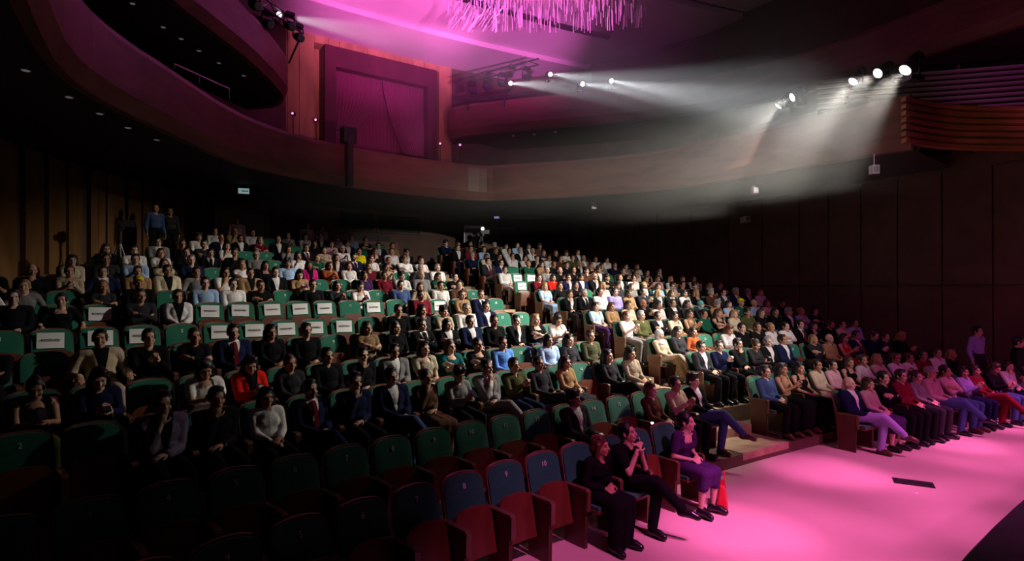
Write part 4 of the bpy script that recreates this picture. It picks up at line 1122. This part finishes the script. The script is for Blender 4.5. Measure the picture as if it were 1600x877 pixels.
def place_sign(s_, p, rz):
    global SIGN_ME
    if SIGN_ME is None:
        mb = MB(); V = []; F = []
        for j in range(3):
            for k in range(7):
                x = -0.148+0.296*k/6; z = -0.105+0.21*j/2; V.append((x, -0.012*math.cos(x*6)-0.004*j*j, z)); 
        V += [(x, y+0.002, z) for x, y, z in V]
        for j in range(2):
            for k in range(6): a = j*7+k; F.append((a, a+1, a+8, a+7)); F.append((21+a+7, 21+a+8, 21+a+1, 21+a))
        rim = list(range(7))+[13, 20]+list(range(19, 13, -1))+[7]
        for a, b in zip(rim, rim[1:]+rim[:1]): F.append((b, a, a+21, b+21))
        SIGN_ME = MB().add(V, F).mesh('reserved_sign', M_PAPER)
    z = 0.815; y = yb(z)-0.045
    M = Matrix.Translation(p) @ Matrix.Rotation(rz, 4, 'Z') @ Matrix.Translation((random.uniform(-0.03, 0.03), y, z)) @ Matrix.Rotation(-0.23, 4, 'X') @ Matrix.Rotation(random.uniform(-0.04, 0.04), 4, 'Y')
    o = link('reserved_sign', SIGN_ME); o.matrix_world = M
    tag(o, f"white paper RESERVED sign on {ORD[s_['row']-1]} row of {BLK[s_['blk']]}, {ORD[s_['n']-1]} seat from the steps", 'sign', 'reserved signs on seat backs')
    t = link('lettering', _digit['RESERVED', 0.046, M_INK.name], o); t.location = (0, -0.021, 0.0); t.rotation_euler = (PI/2, 0, 0)
for idx, s_ in enumerate(by_d):
    if idx < 300: place_seat(s_, s_['d'] < 9.5 and idx < 170)
    else:
        p = pol(s_['th'], row_r(s_['row']), row_z(s_['row'])); M = Matrix.Translation(p) @ Matrix.Rotation(R_(s_['th']), 4, 'Z')
        wood, green = (0.21, 0.055, 0.024), (0.010, 0.150, 0.088)
        lst = [('shell', wood), ('cushion', green), ('sideL', (0.10, 0.032, 0.018)), ('armL', (0.3, 0.13, 0.07))]
        lst += [('seat_dn', wood), ('seat_dn_cushion', green)] if s_['who'] else [('seat_up', wood)]
        for k, c in lst: chair_items.append((CH[k], M, c, 0))
        if s_['sign']: place_sign(s_, p, R_(s_['th']))
if chair_items: join_np('distant_seats', chair_items, 'green seats of the last rows far from the stage', 'theatre seats')
print('SEATS', len(seats), 'PEOPLE', len(people))

# ------------------------------------------------------------------ lamps of the hall
def fixture(name, loc, target, label, lit=True, scale=1.0, group='spotlights', hang=True):
    """moving-head spotlight: base, yoke, head, lens"""
    root = bpy.data.objects.new(name, None); COL.objects.link(root); root.location = loc
    tag(root, label, 'spotlight', group)
    d = (Vector(target)-Vector(loc)).normalized(); s_ = scale; sg = 1 if hang else -1
    az = math.atan2(d.y, d.x)
    side = Vector((-math.sin(az), math.cos(az), 0))
    def part(nm, mb, m, sm=False): return link(nm, mb.mesh(nm, m, sm), root)
    b = Vector((0, 0, sg*0.36*s_))
    M = Matrix.Translation(b) @ Matrix.Rotation(az, 4, 'Z')
    part('base', MB().box((-0.15*s_, -0.13*s_, -0.05*s_), (0.15*s_, 0.13*s_, 0.05*s_), M), M_BLK)
    mb = MB()
    for k in (1, -1):
        mb.tube(side*(0.17*s_*k)+Vector((0, 0, sg*0.30*s_)), side*(0.18*s_*k), 0.022*s_, 0.03*s_, 8)
    mb.tube(side*0.18*s_+Vector((0, 0, sg*0.30*s_)), -side*0.18*s_+Vector((0, 0, sg*0.30*s_)), 0.025*s_, None, 8)
    part('yoke', mb, M_BLK)
    mb = MB(); prof = [(-0.24, 0.06), (-0.20, 0.12), (-0.02, 0.15), (0.10, 0.13), (0.24, 0.145), (0.26, 0.13)]
    for (a, ra), (c, rc) in zip(prof[:-1], prof[1:]): mb.tube(d*(a*s_), d*(c*s_), ra*s_, rc*s_, 16)
    h = part('head', mb, M_BLK, True)
    mb = MB().tube(d*(0.262*s_), d*(0.275*s_), 0.125*s_, 0.115*s_, 20)
    link('lens', mb.mesh('lens', M_LENS if lit else M_LENSB), h)
    return Vector(loc)+d*(0.30*s_)
WARM = (1.0, 0.93, 0.82); COOL = (0.92, 0.98, 1.0)
# on the far wall, aimed at the audience
side_px = [(1427, 97, 12.1, (2.0, 11.5, 1.2), 1.15, 'nearest the stage'), (1383, 107, 12.7, (-1.2, 11.0, 1.4), 1.0, 'second from the stage'), (1342, 117, 13.2, (2.6, 12.8, 1.6), 0.95, 'third from the stage'),
           (1250, 146, 14.35, (-2.6, 15.0, 2.6), 0.95, 'fourth from the stage'), (1226, 156, 14.7, (3.0, 17.2, 2.8), 0.9, 'farthest from the stage')]
for x, y, D, tg, sc_, wh in side_px:
    p = at(x, y, D); e = fixture('spotlight', p, tg, f'lit round spotlight on the far end of the lower balcony, {wh}', True, sc_*0.85, hang=False)
    spot('spotlight_beam', e, tg, BEAM_A*(0.9 if D < 13 else 1.0), WARM, (50 if D > 14.5 else (48 if D < 13 else 42)), 0.9, 0.09)
# on the front of the upper gallery and on the side gallery, aimed at the stage
STG = (9.5, 0.5, 1.5)
foh = [(795, 130, 21.4, 'at the open end of the far upper gallery'), (857, 116, 21.0, 'second along the far upper gallery'), (907, 131, 20.6, 'third along the far upper gallery'), (952, 126, 20.2, 'fourth along the far upper gallery'), (432, 22, 16.9, 'above the side gallery over the wood panels')]
for k, (x, y, D, wh) in enumerate(foh):
    p = at(x, y, D); tg = (STG[0], STG[1]+k*0.8, STG[2]+0.8)
    e = fixture('spotlight', p, tg, f'lit spotlight with a white beam {wh}', True, 0.62, hang=False)
    spot('stage_beam', e, tg, BEAM_B, COOL, 8.5, 0.6, 0.05)
# unlit heads and their bars
def truss(name, a, b, h, label, n=8):
    root = bpy.data.objects.new(name, None); COL.objects.link(root); root.location = a; tag(root, label, 'lighting truss')
    a_, b_ = Vector((0, 0, 0)), Vector(b)-Vector(a); up = Vector((0, 0, h))
    link('chord', MB().tube(a_, b_, 0.03).mesh('chord', M_BLK), root); link('chord', MB().tube(a_+up, b_+up, 0.03).mesh('chord', M_BLK), root)
    for k in range(n):
        p, q = a_+(b_-a_)*(k/n), a_+(b_-a_)*((k+1)/n)
        if k % 2: p, q = p+up, q
        else: q = q+up
        link('brace', MB().tube(p, q, 0.016, None, 6).mesh('brace', M_BLK), root)
    return root
t1a, t1b = at(716, 132, 22.2), at(842, 101, 21.2)
truss('lighting_truss', t1a, t1b, 0.22, 'black lighting truss above the end of the far upper gallery')
t2a, t2b = at(718, 160, 22.0), at(832, 147, 21.2)
truss('lighting_truss', t2a, t2b, 0.10, 'black low lighting bar along the top of the far upper gallery', 6)
for k, f in enumerate((0.12, 0.62)):
    p = t2a.lerp(t2b, f); q = t1a.lerp(t1b, f)
    o = link('truss_post', MB().tube(Vector((0, 0, -0.35)), q-p, 0.03).mesh('truss_post', M_BLK), None, p)
    tag(o, ('black post carrying the open end of the gallery truss', 'black post carrying the middle of the gallery truss')[k], 'post')
for k, (f, nm) in enumerate(((0.18, 'first'), (0.36, 'second'), (0.55, 'third'), (0.85, 'fourth'))):
    p = t1a.lerp(t1b, f)+Vector((0, 0, -0.36)); fixture('spotlight', p, (10, 2, 2), f'unlit black spotlight hanging from the gallery truss, {nm} from its open end', False, 0.9)
t3a, t3b = at(385, -8, 15.0), at(472, 52, 18.0)
truss('lighting_truss', t3a, t3b, 0.25, 'black lighting truss above the side gallery at the top edge', 8)
for k, (x, y, D) in enumerate(((398, 8, 15.4), (418, 38, 16.3), (452, 40, 17.2), (466, 58, 17.8))):
    fixture('spotlight', at(x, y, D), (6, 4, 2), f'black spotlight over the side gallery, {ORD[k]} along its truss', False, 0.9)
pb = Vector((-7.15, 18.45, 9.95)); o = link('truss_post', MB().tube((0, 0, 0), t3b-pb, 0.03).mesh('truss_post', M_BLK), None, pb); tag(o, 'thin black post at the tip of the side gallery', 'post')

# small recessed lamps in the undersides of the balconies
for nm, zz, pts in (('lower balcony by the wood panels', 5.8, [(40, 109), (108, 151), (156, 177), (200, 199), (245, 218)]), ('side gallery', 8.8, [(207, 5), (255, 42), (283, 60), (311, 79), (342, 98), (381, 118)]), ('far upper gallery', 8.8, [(802, 212), (835, 210), (868, 206)])):
    for k, (x, y) in enumerate(pts):
        D = (zz-CAM_Z)*FPX/(HORIZ-y); p = at(x, y, D)
        root = bpy.data.objects.new('ceiling_downlight', None); COL.objects.link(root); root.location = p
        tag(root, f'small round downlight under the {nm}, {ORD[k]} from the stage end', 'downlight', 'balcony downlights')
        link('rim', MB().tube((0, 0, -0.012), (0, 0, 0.04), 0.07, 0.07, 14).mesh('rim', M_GREYM), root); link('bulb', MB().tube((0, 0, -0.016), (0, 0, -0.006), 0.05, 0.05, 14).mesh('bulb', M_DOWN), root)
for p in (Vector((-8.7, 12.0, 5.7)), Vector((-8.8, 15.2, 5.7))):  # added spots that warm the wood panels, set apart from the downlight fixtures
    spot('panel_fill', p, (p.x-0.9, p.y+0.2, 2.6), 9, (1.0, 0.72, 0.35), 95, 0.9, 0.08)
# little stand lamps at the balcony back
for k, (x, y, D, wh) in enumerate(((458, 178, 20.5, 'before the portal, farther from it'), (494, 188, 21.0, 'before the portal, close to its post'), (688, 225, 22.5, 'just past the portal'), (719, 227, 22.3, 'at the start of the far upper gallery'))):
    root = bpy.data.objects.new('stand_lamp', None); COL.objects.link(root); p = at(x, y, D); root.location = p
    tag(root, f'tiny pink-lit lamp on a black stand {wh}', 'lamp')
    link('pole', MB().tube((0, 0, -1.2), (0, 0, -0.05), 0.018, None, 8).mesh('pole', M_BLK), root); link('lamp_head', MB().box((-0.07, -0.06, -0.06), (0.07, 0.06, 0.06)).mesh('lamp_head', M_BLK), root)
    link('bulb', MB().tube((0, -0.061, 0), (0, -0.075, 0), 0.045, 0.04, 12).mesh('bulb', M_MAGL), root)
# small lamps on the far wall
for k, (x, y, D, wh, hang) in enumerate(((1367, 265, 13.2, 'hung under the balcony end', True), (1180, 297, 16.0, 'hung under the balcony above the far block', True), (1168, 342, 19.95, 'fixed to the far wall', False), (928, 322, 20.0, 'hung under the balcony near the rear corner', True))):
    root = bpy.data.objects.new('ceiling_lamp', None); COL.objects.link(root); p = at(x, y, D); root.location = p
    tag(root, f'small pale lamp box {wh}', 'lamp')
    link('housing', MB().box((-0.08, -0.05, -0.1), (0.08, 0.10 if hang else 0.45, 0.1)).mesh('housing', M_WHITE), root); link('grille', MB().box((-0.06, -0.06, -0.07), (0.06, -0.05, 0.07)).mesh('grille', M_GREYM), root)
    if hang: link('hanger', MB().tube((0, 0.03, 0.1), (0, 0.03, 5.83-p.z), 0.015, None, 6).mesh('hanger', M_GREYM), root)

# ------------------------------------------------------------------ slatted screens at the stage end of the far balcony
def slats(name, path, zs, h, label, m=M_SLAT):
    P = smooth_path(path, 5); N = outward(P); root = None
    root = bpy.data.objects.new(name, None); COL.objects.link(root); root.location = (P[0].x, P[0].y, zs[0]); tag(root, label, 'screen', None, 'structure')
    for z in zs:
        V = []; F = []
        for p, nn in zip(P, N):
            a, b = p, p+nn*0.10
            for q, zz in ((a, z), (a, z+h), (b, z+h*0.8), (b, z-h*0.2)): V.append((q.x-P[0].x, q.y-P[0].y, zz-zs[0]))
        for i in range(len(P)-1):
            for j in range(4): F.append((4*i+j, 4*i+(j+1) % 4, 4*i+4+(j+1) % 4, 4*i+4+j))
        F += [(0, 1, 2, 3), tuple(range(4*len(P)-4, 4*len(P)))[::-1]]
        link('slat', MB().add(V, F).mesh('slat', m), root)
    for k in (3, len(P)//2, len(P)-4):
        p = P[k]+N[k]*0.12; q = Vector((p.x-P[0].x, p.y-P[0].y, 0))
        link('post', MB().box(q+Vector((-0.03, -0.0, -0.1)), q+Vector((0.03, 0.06, zs[-1]-zs[0]+0.2))).mesh('post', M_WALLD), root)
    return root
slats('trim_4', [(8.55, 12.5), (9.6, 12.95), (10.7, 13.15), (13.0, 13.1), (16.0, 12.2)], [5.92+0.15*k for k in range(7)], 0.09, 'warm wooden slats closing the stage end of the lower balcony')
slats('trim_5', [(7.9, 14.9), (9.2, 14.5), (11.0, 14.1), (13.5, 13.4), (16.5, 12.2)], [7.15+0.13*k for k in range(8)], 0.05, 'thin slats lit magenta above the stage end of the lower balcony', mat('pale_slat', (0.32, 0.26, 0.32), rough=0.5))

# ------------------------------------------------------------------ ceiling sculpture of hanging rods
root = bpy.data.objects.new('rod_chandelier', None); COL.objects.link(root); root.location = at(850, 10, 17)
tag(root, 'ceiling sculpture of many thin hanging rods lit magenta', 'chandelier')
mb = MB(); O = root.location
for k in range(620):
    x = random.uniform(700, 1010); y = random.uniform(-30, 52)-max(0, (x-930))*0.12; D = random.uniform(15.0, 19.5)
    if x < 800 and y < 14 and random.random() < 0.4: continue
    p = at(x, y, D)-O; L = random.uniform(0.3, 0.6)
    tilt = Vector((random.uniform(-0.05, 0.05), 0, 1)) if x > 770 or y < 25 else Vector((random.uniform(0.4, 0.9), 0, 1))
    mb.tube(p, p+tilt.normalized()*L, 0.011, None, 5)
o = link('rods', mb.mesh('rods', M_ROD), root); o['kind'] = 'stuff'
for k in range(3):
    a, b = at(690, -40-k*20, 15+k*1.5)-O, at(1010, -70-k*20, 16+k*1.5)-O
    link('hanger_bar', MB().tube(a, b, 0.02, None, 6).mesh('hanger_bar', M_BLK), root)

# ------------------------------------------------------------------ rear wall: doors, desk, exit sign
ZR = row_z(NROW)
def on_wall(px, a, b):
    a, b = Vector(a), Vector(b); sx = (px-800)/FPX; d = b-a
    t = (sx*a.y-a.x)/(d.x-sx*d.y); return a+d*t, d.normalized()
def door(n, px, seg, w_, z1, label):
    c, d = on_wall(px, *seg); nn = Vector((d.y, -d.x)); 
    M = Matrix.Translation((c.x, c.y, 0)) @ Matrix(((d.x, nn.x, 0, 0), (d.y, nn.y, 0, 0), (0, 0, 1, 0), (0, 0, 0, 1)))
    root = struct(f'door_{n}', MB().box((-w_/2, 0.03, ZR), (-0.01, 0.07, z1), M), M_WOODD, label=label, cat='door')
    def P(nm, mb, m): return link(nm, mb.mesh(nm, m), root)
    P('door_leaf', MB().box((0.01, 0.03, ZR), (w_/2, 0.07, z1), M), M_WOODD)
    P('door_frame', MB().box((-w_/2-0.12, 0, ZR), (-w_/2, 0.12, z1+0.12), M), M_FASC); P('door_frame', MB().box((w_/2, 0, ZR), (w_/2+0.12, 0.12, z1+0.12), M), M_FASC)
    P('door_frame', MB().box((-w_/2, 0, z1), (w_/2, 0.12, z1+0.12), M), M_FASC)
    for s_ in (1, -1): P('door_handle', MB().box((s_*0.08-0.015, 0.07, ZR+0.9), (s_*0.08+0.015, 0.12, ZR+1.2), M), M_GREYM)
    return M
door(1, 378, (WALL_B[0], WALL_B[1]), 1.5, 5.4, 'dark double door in the rear wall beneath the exit sign')
Md = door(2, 780, (WALL_B[3], WALL_B[4]), 1.2, 5.35, 'dark door in the rear wall at the top of the steps')
p = at(381, 299, 17.2)
root = bpy.data.objects.new('exit_sign', None); COL.objects.link(root); root.location = p; root.rotation_euler = (0, 0, R_(20)); tag(root, 'small lit exit sign box hanging before the rear double door', 'exit sign')
link('housing', MB().box((-0.16, -0.04, -0.09), (0.16, 0.04, 0.09)).mesh('housing', M_BLK), root); f_ = link('face', MB().box((-0.15, -0.047, -0.08), (0.15, -0.04, 0.08)).mesh('face', M_EXIT), root)
link('pictogram', MB().box((-0.06, -0.052, -0.02), (0.13, -0.047, 0.02)).mesh('pictogram', M_EXITG), f_)
link('hanger', MB().tube((0.12, 0, 0.08), (0.12, 0, 5.82-p.z), 0.012, None, 6).mesh('hanger', M_GREYM), root)
# lamp above the rear door
p = at(776, 340, 24.6); root = bpy.data.objects.new('door_lamp', None); COL.objects.link(root); root.location = p; tag(root, 'small violet lamp above the rear door by the steps', 'lamp')
link('housing', MB().box((-0.14, 0, -0.06), (0.14, 0.9, 0.06)).mesh('housing', M_GREYM), root); link('bulb', MB().box((-0.1, -0.012, -0.04), (0.1, 0, 0.04)).mesh('bulb', mat('violet_lamp', (0.5, 0.4, 0.6), emit=(0.45, 0.35, 0.7), estr=0.5)), root)
# windows of the control room
for n, (x0, x1, y0, y1) in enumerate(((530, 583, 325, 352), (590, 655, 333, 358))):
    a, d = on_wall(x0, WALL_B[1], WALL_B[2]) if n == 0 else on_wall(x0, WALL_B[2], WALL_B[3]); b, _ = on_wall(x1, WALL_B[1], WALL_B[2]) if n == 0 else on_wall(x1, WALL_B[2], WALL_B[3])
    nn = Vector((d.y, -d.x)); L = (b-a).length; zt = 5.65; zb = 5.0
    M = Matrix.Translation((a.x, a.y, 0)) @ Matrix(((d.x, nn.x, 0, 0), (d.y, nn.y, 0, 0), (0, 0, 1, 0), (0, 0, 0, 1)))
    wn = struct(f'window_{n+1}', MB().box((0, 0.01, zb), (L, 0.03, zt), M), M_WINDOW, label=('dark control-room window nearer the exit sign', 'dark control-room window nearer the rear steps')[n], cat='window')
    for q in (((-0.06, 0, zb-0.06), (0, 0.06, zt+0.06)), ((L, 0, zb-0.06), (L+0.06, 0.06, zt+0.06)), ((0, 0, zt), (L, 0.06, zt+0.06)), ((0, 0, zb-0.06), (L, 0.06, zb))): link('window_frame', MB().box(*q, M).mesh('window_frame', M_WALLD), wn)
# control desk behind the last row
c = at(583, 390, 21.6); root = bpy.data.objects.new('control_desk', None); COL.objects.link(root); root.location = (c.x, c.y, ZR); root.rotation_euler = (0, 0, R_(36)); tag(root, 'brown control desk behind the last row with small lit switches', 'desk')
link('front_panel', MB().box((-1.0, -0.05, 0), (1.0, 0.0, 1.15)).mesh('front_panel', M_FASC), root); link('side_panel', MB().box((-1.0, 0, 0), (-0.95, 0.8, 1.15)).mesh('side_panel', M_FASC), root); link('side_panel', MB().box((0.95, 0, 0), (1.0, 0.8, 1.15)).mesh('side_panel', M_FASC), root)
link('desk_top', MB().box((-1.0, 0, 1.0), (1.0, 0.8, 1.04)).mesh('desk_top', M_BLK), root)
for k in range(3): link('monitor', MB().box((-0.75+k*0.55, 0.35, 1.1), (-0.3+k*0.55, 0.4, 1.4)).mesh('monitor', M_BLK), root)

# ------------------------------------------------------------------ video cameras
def video_camera(loc, rz, h, label, lamp=False):
    root = bpy.data.objects.new('video_camera', None); COL.objects.link(root); root.location = loc; root.rotation_euler = (0, 0, rz); tag(root, label, 'video camera')
    for k in range(3):
        a = 2*PI*k/3+0.5; link('tripod_leg', MB().tube((0, 0, h-0.35), (0.4*math.cos(a), 0.4*math.sin(a), 0), 0.02, 0.014, 8).mesh('tripod_leg', M_GREYM), root)
    link('tripod_head', MB().tube((0, 0, h-0.4), (0, 0, h-0.08), 0.045, 0.05, 12).mesh('tripod_head', M_BLK), root)
    b = link('camera_body', MB().box((-0.07, -0.18, h-0.08), (0.07, 0.22, h+0.12)).mesh('camera_body', M_BLK), root)
    link('lens', MB().tube((0, -0.18, h+0.02), (0, -0.40, h+0.02), 0.055, 0.065, 14).mesh('lens', M_BLK), b); link('viewfinder', MB().box((0.08, 0.0, h+0.02), (0.30, 0.04, h+0.18)).mesh('viewfinder', M_BLK), root)
    link('pan_handle', MB().tube((0.02, 0.05, h-0.12), (0.12, 0.5, h-0.3), 0.012, None, 6).mesh('pan_handle', M_GREYM), root)
    if lamp: link('camera_lamp', MB().tube((0.0, -0.2, h+0.2), (0, -0.26, h+0.2), 0.07, 0.07, 12).mesh('camera_lamp', mat('camera_light', (1, 1, 1), emit=(1, 0.95, 1), estr=1.2)), root)
    return root
v = at(187, 338, 13.7); v.z = tier_z(v); video_camera(v, R_(44), 1.42, 'video camera on a tripod beside the wood-panelled wall')
v = at(753, 366, 23.0); v.z = ZR; video_camera(v, R_(10), 1.55, 'rear video camera with a bright lamp near the back door', True)
# pale framed screen beside it
p = at(740, 367, 23.9); root = bpy.data.objects.new('framed_screen', None); COL.objects.link(root); root.location = (p.x, p.y, ZR); tag(root, 'pale rectangular frame standing behind the rear video camera', 'frame')
for a, b in (((-0.40, 0, 1.25), (-0.36, 0.04, 1.95)), ((0.36, 0, 1.25), (0.40, 0.04, 1.95)), ((-0.40, 0, 1.87), (0.40, 0.04, 1.99))): link('frame_bar', MB().box(a, b).mesh('frame_bar', M_WHITE), root)
for s_ in (1, -1): link('stand', MB().tube((s_*0.38, 0.02, 0), (s_*0.38, 0.02, 1.3), 0.015, None, 6).mesh('stand', M_BLK), root)
link('panel', MB().box((-0.36, 0.01, 1.3), (0.36, 0.03, 1.88)).mesh('panel', mat('grey_panel', (0.12, 0.1, 0.13))), root)

# handrail on the side of the lower balcony and dark loudspeaker column on its front
a, b = at(272, 100, 11.2), at(358, 139, 13.0); root = bpy.data.objects.new('balcony_handrail', None); COL.objects.link(root); root.location = a; tag(root, 'thin metal handrail on top of the lower balcony by the panelled wall', 'handrail')
link('rail', MB().tube((0, 0, 0), b-a, 0.018, None, 8).mesh('rail', M_GREYM), root)
for f in (0.0, 0.42, 1.0):
    q = (b-a)*f; link('post', MB().tube(q, Vector((q.x, q.y, 7.0-a.z)), 0.014, None, 8).mesh('post', M_GREYM), root)
p = at(545, 250, 17.0); root = bpy.data.objects.new('loudspeaker', None); COL.objects.link(root); root.location = p; root.rotation_euler = (0, 0, R_(40)); tag(root, 'slim black loudspeaker column on the lower balcony front', 'loudspeaker')
link('cabinet', MB().box((-0.09, -0.12, -0.8), (0.09, 0.06, 0.75)).mesh('cabinet', M_BLK), root); link('grille', MB().box((-0.08, -0.135, -0.75), (0.08, -0.12, 0.70)).mesh('grille', M_SOFF), root)
link('top_box', MB().box((-0.2, -0.12, 0.5), (0.2, 0.2, 0.95)).mesh('top_box', M_BLK), root)

# ------------------------------------------------------------------ things on the floor and in hands
D = CAM_Z*FPX/(755-HORIZ); p = at(1427, 755, D); root = bpy.data.objects.new('floor_grille', None); COL.objects.link(root); root.location = (p.x, p.y, 0); root.rotation_euler = (0, 0, R_(-28)); tag(root, 'dark rectangular floor outlet plate on the pink floor', 'floor plate')
link('plate', MB().box((-0.24, -0.13, 0.0), (0.24, 0.13, 0.008)).mesh('plate', M_BLK), root)
for k in range(5): link('slot', MB().box((-0.2, -0.10+k*0.045, 0.008), (0.2, -0.08+k*0.045, 0.012)).mesh('slot', M_SOFF), root)
p = at(1432, 771, CAM_Z*FPX/(771-HORIZ)); o = link('floor_marker', MB().tube((0, 0, 0), (0, 0, 0.006), 0.025, 0.02, 12).mesh('floor_marker', M_WHITE), None, (p.x, p.y, 0)); tag(o, 'tiny white round marker on the pink floor by the dark plate', 'marker')
# red handbag
p = at(1128, 792, CAM_Z*FPX/(792-HORIZ)); root = bpy.data.objects.new('handbag', None); COL.objects.link(root); root.location = (p.x, p.y, 0.0); root.rotation_euler = (0, 0, R_(70)); tag(root, 'glossy red handbag standing by the front-row feet', 'handbag')
V = [(x*(0.17 if z < 0.1 else 0.14), y*(0.07 if z < 0.1 else 0.03), z) for z in (0.0, 0.06, 0.30) for x, y in ((-1, -1), (1, -1), (1, 1), (-1, 1))]
F = [(0, 3, 2, 1), (8, 9, 10, 11)]+[(4*j+i, 4*j+(i+1) % 4, 4*j+4+(i+1) % 4, 4*j+4+i) for j in range(2) for i in range(4)]
o = link('bag_body', MB().add(V, F).mesh('bag_body', M_RED), root); bv = o.modifiers.new('b', 'BEVEL'); bv.width = 0.02; bv.segments = 3
for s_ in (1, -1):
    pts = [Vector((-0.08+0.16*t, s_*0.03, 0.29+0.17*math.sin(PI*t))) for t in np.linspace(0, 1, 9)]; mb = MB()
    for a, b in zip(pts[:-1], pts[1:]): mb.tube(a, b, 0.008, None, 6)
    link('handle', mb.mesh('handle', M_RED), root)
link('clasp', MB().box((-0.02, -0.05, 0.24), (0.02, -0.028, 0.28)).mesh('clasp', M_GREYM), root)
# phones in hands of those who look down, in the nearer rows
for s_ in people[:110]:
    w_ = s_['who']
    if w_[3] != 'lapdown': continue
    J = sk('lapdown', w_[2]); c = (J['wr', 1]+J['wr', -1])/2+Vector((0, -0.07, 0.06))
    o = link('phone', MB().box((-0.037, -0.075, -0.005), (0.037, 0.075, 0.005)).mesh('phone', M_PHONE))
    M = Matrix.Translation(pol(s_['th'], row_r(s_['row']), row_z(s_['row']))) @ Matrix.Rotation(R_(s_['th']), 4, 'Z') @ Matrix.Translation(c) @ Matrix.Rotation(R_(35), 4, 'X')
    o.matrix_world = M
    nth = sum(1 for q in people if q['row'] == s_['row'] and q['blk'] == s_['blk'] and q['n'] <= s_['n'])
    tag(o, f"dark phone held by {ORD[nth-1]} person from the steps, {ORD[s_['row']-1]} row of {BLK[s_['blk']]}", 'phone', 'phones in hands')
    sc_ = link('screen', MB().box((-0.033, -0.070, 0.005), (0.033, 0.070, 0.0065)).mesh('screen', M_LENSB), o)

# ------------------------------------------------------------------ haze hanging in the upper hall
hz = MB().prism([(-6.1, 15), (-5.8, 20.3), (-2.4, 22.6), (0.9, 21.4), (6.4, 19.2), (8.4, 17), (9.2, 14.5), (9.3, 12.2), (4, 9.5), (-6.2, 9)], 4.7, 12.2)
hm = bpy.data.materials.new('haze'); hm.use_nodes = True; nt = hm.node_tree; nt.nodes.remove(nt.nodes['Principled BSDF'])
vs = nt.nodes.new('ShaderNodeVolumeScatter'); vs.inputs['Density'].default_value = HAZE; vs.inputs['Anisotropy'].default_value = 0.25
nt.links.new(vs.outputs[0], nt.nodes['Material Output'].inputs['Volume'])
o = link('haze', hz.mesh('haze', hm)); tag(o, 'thin stage haze in which the white beams show', 'haze', None, 'stuff')
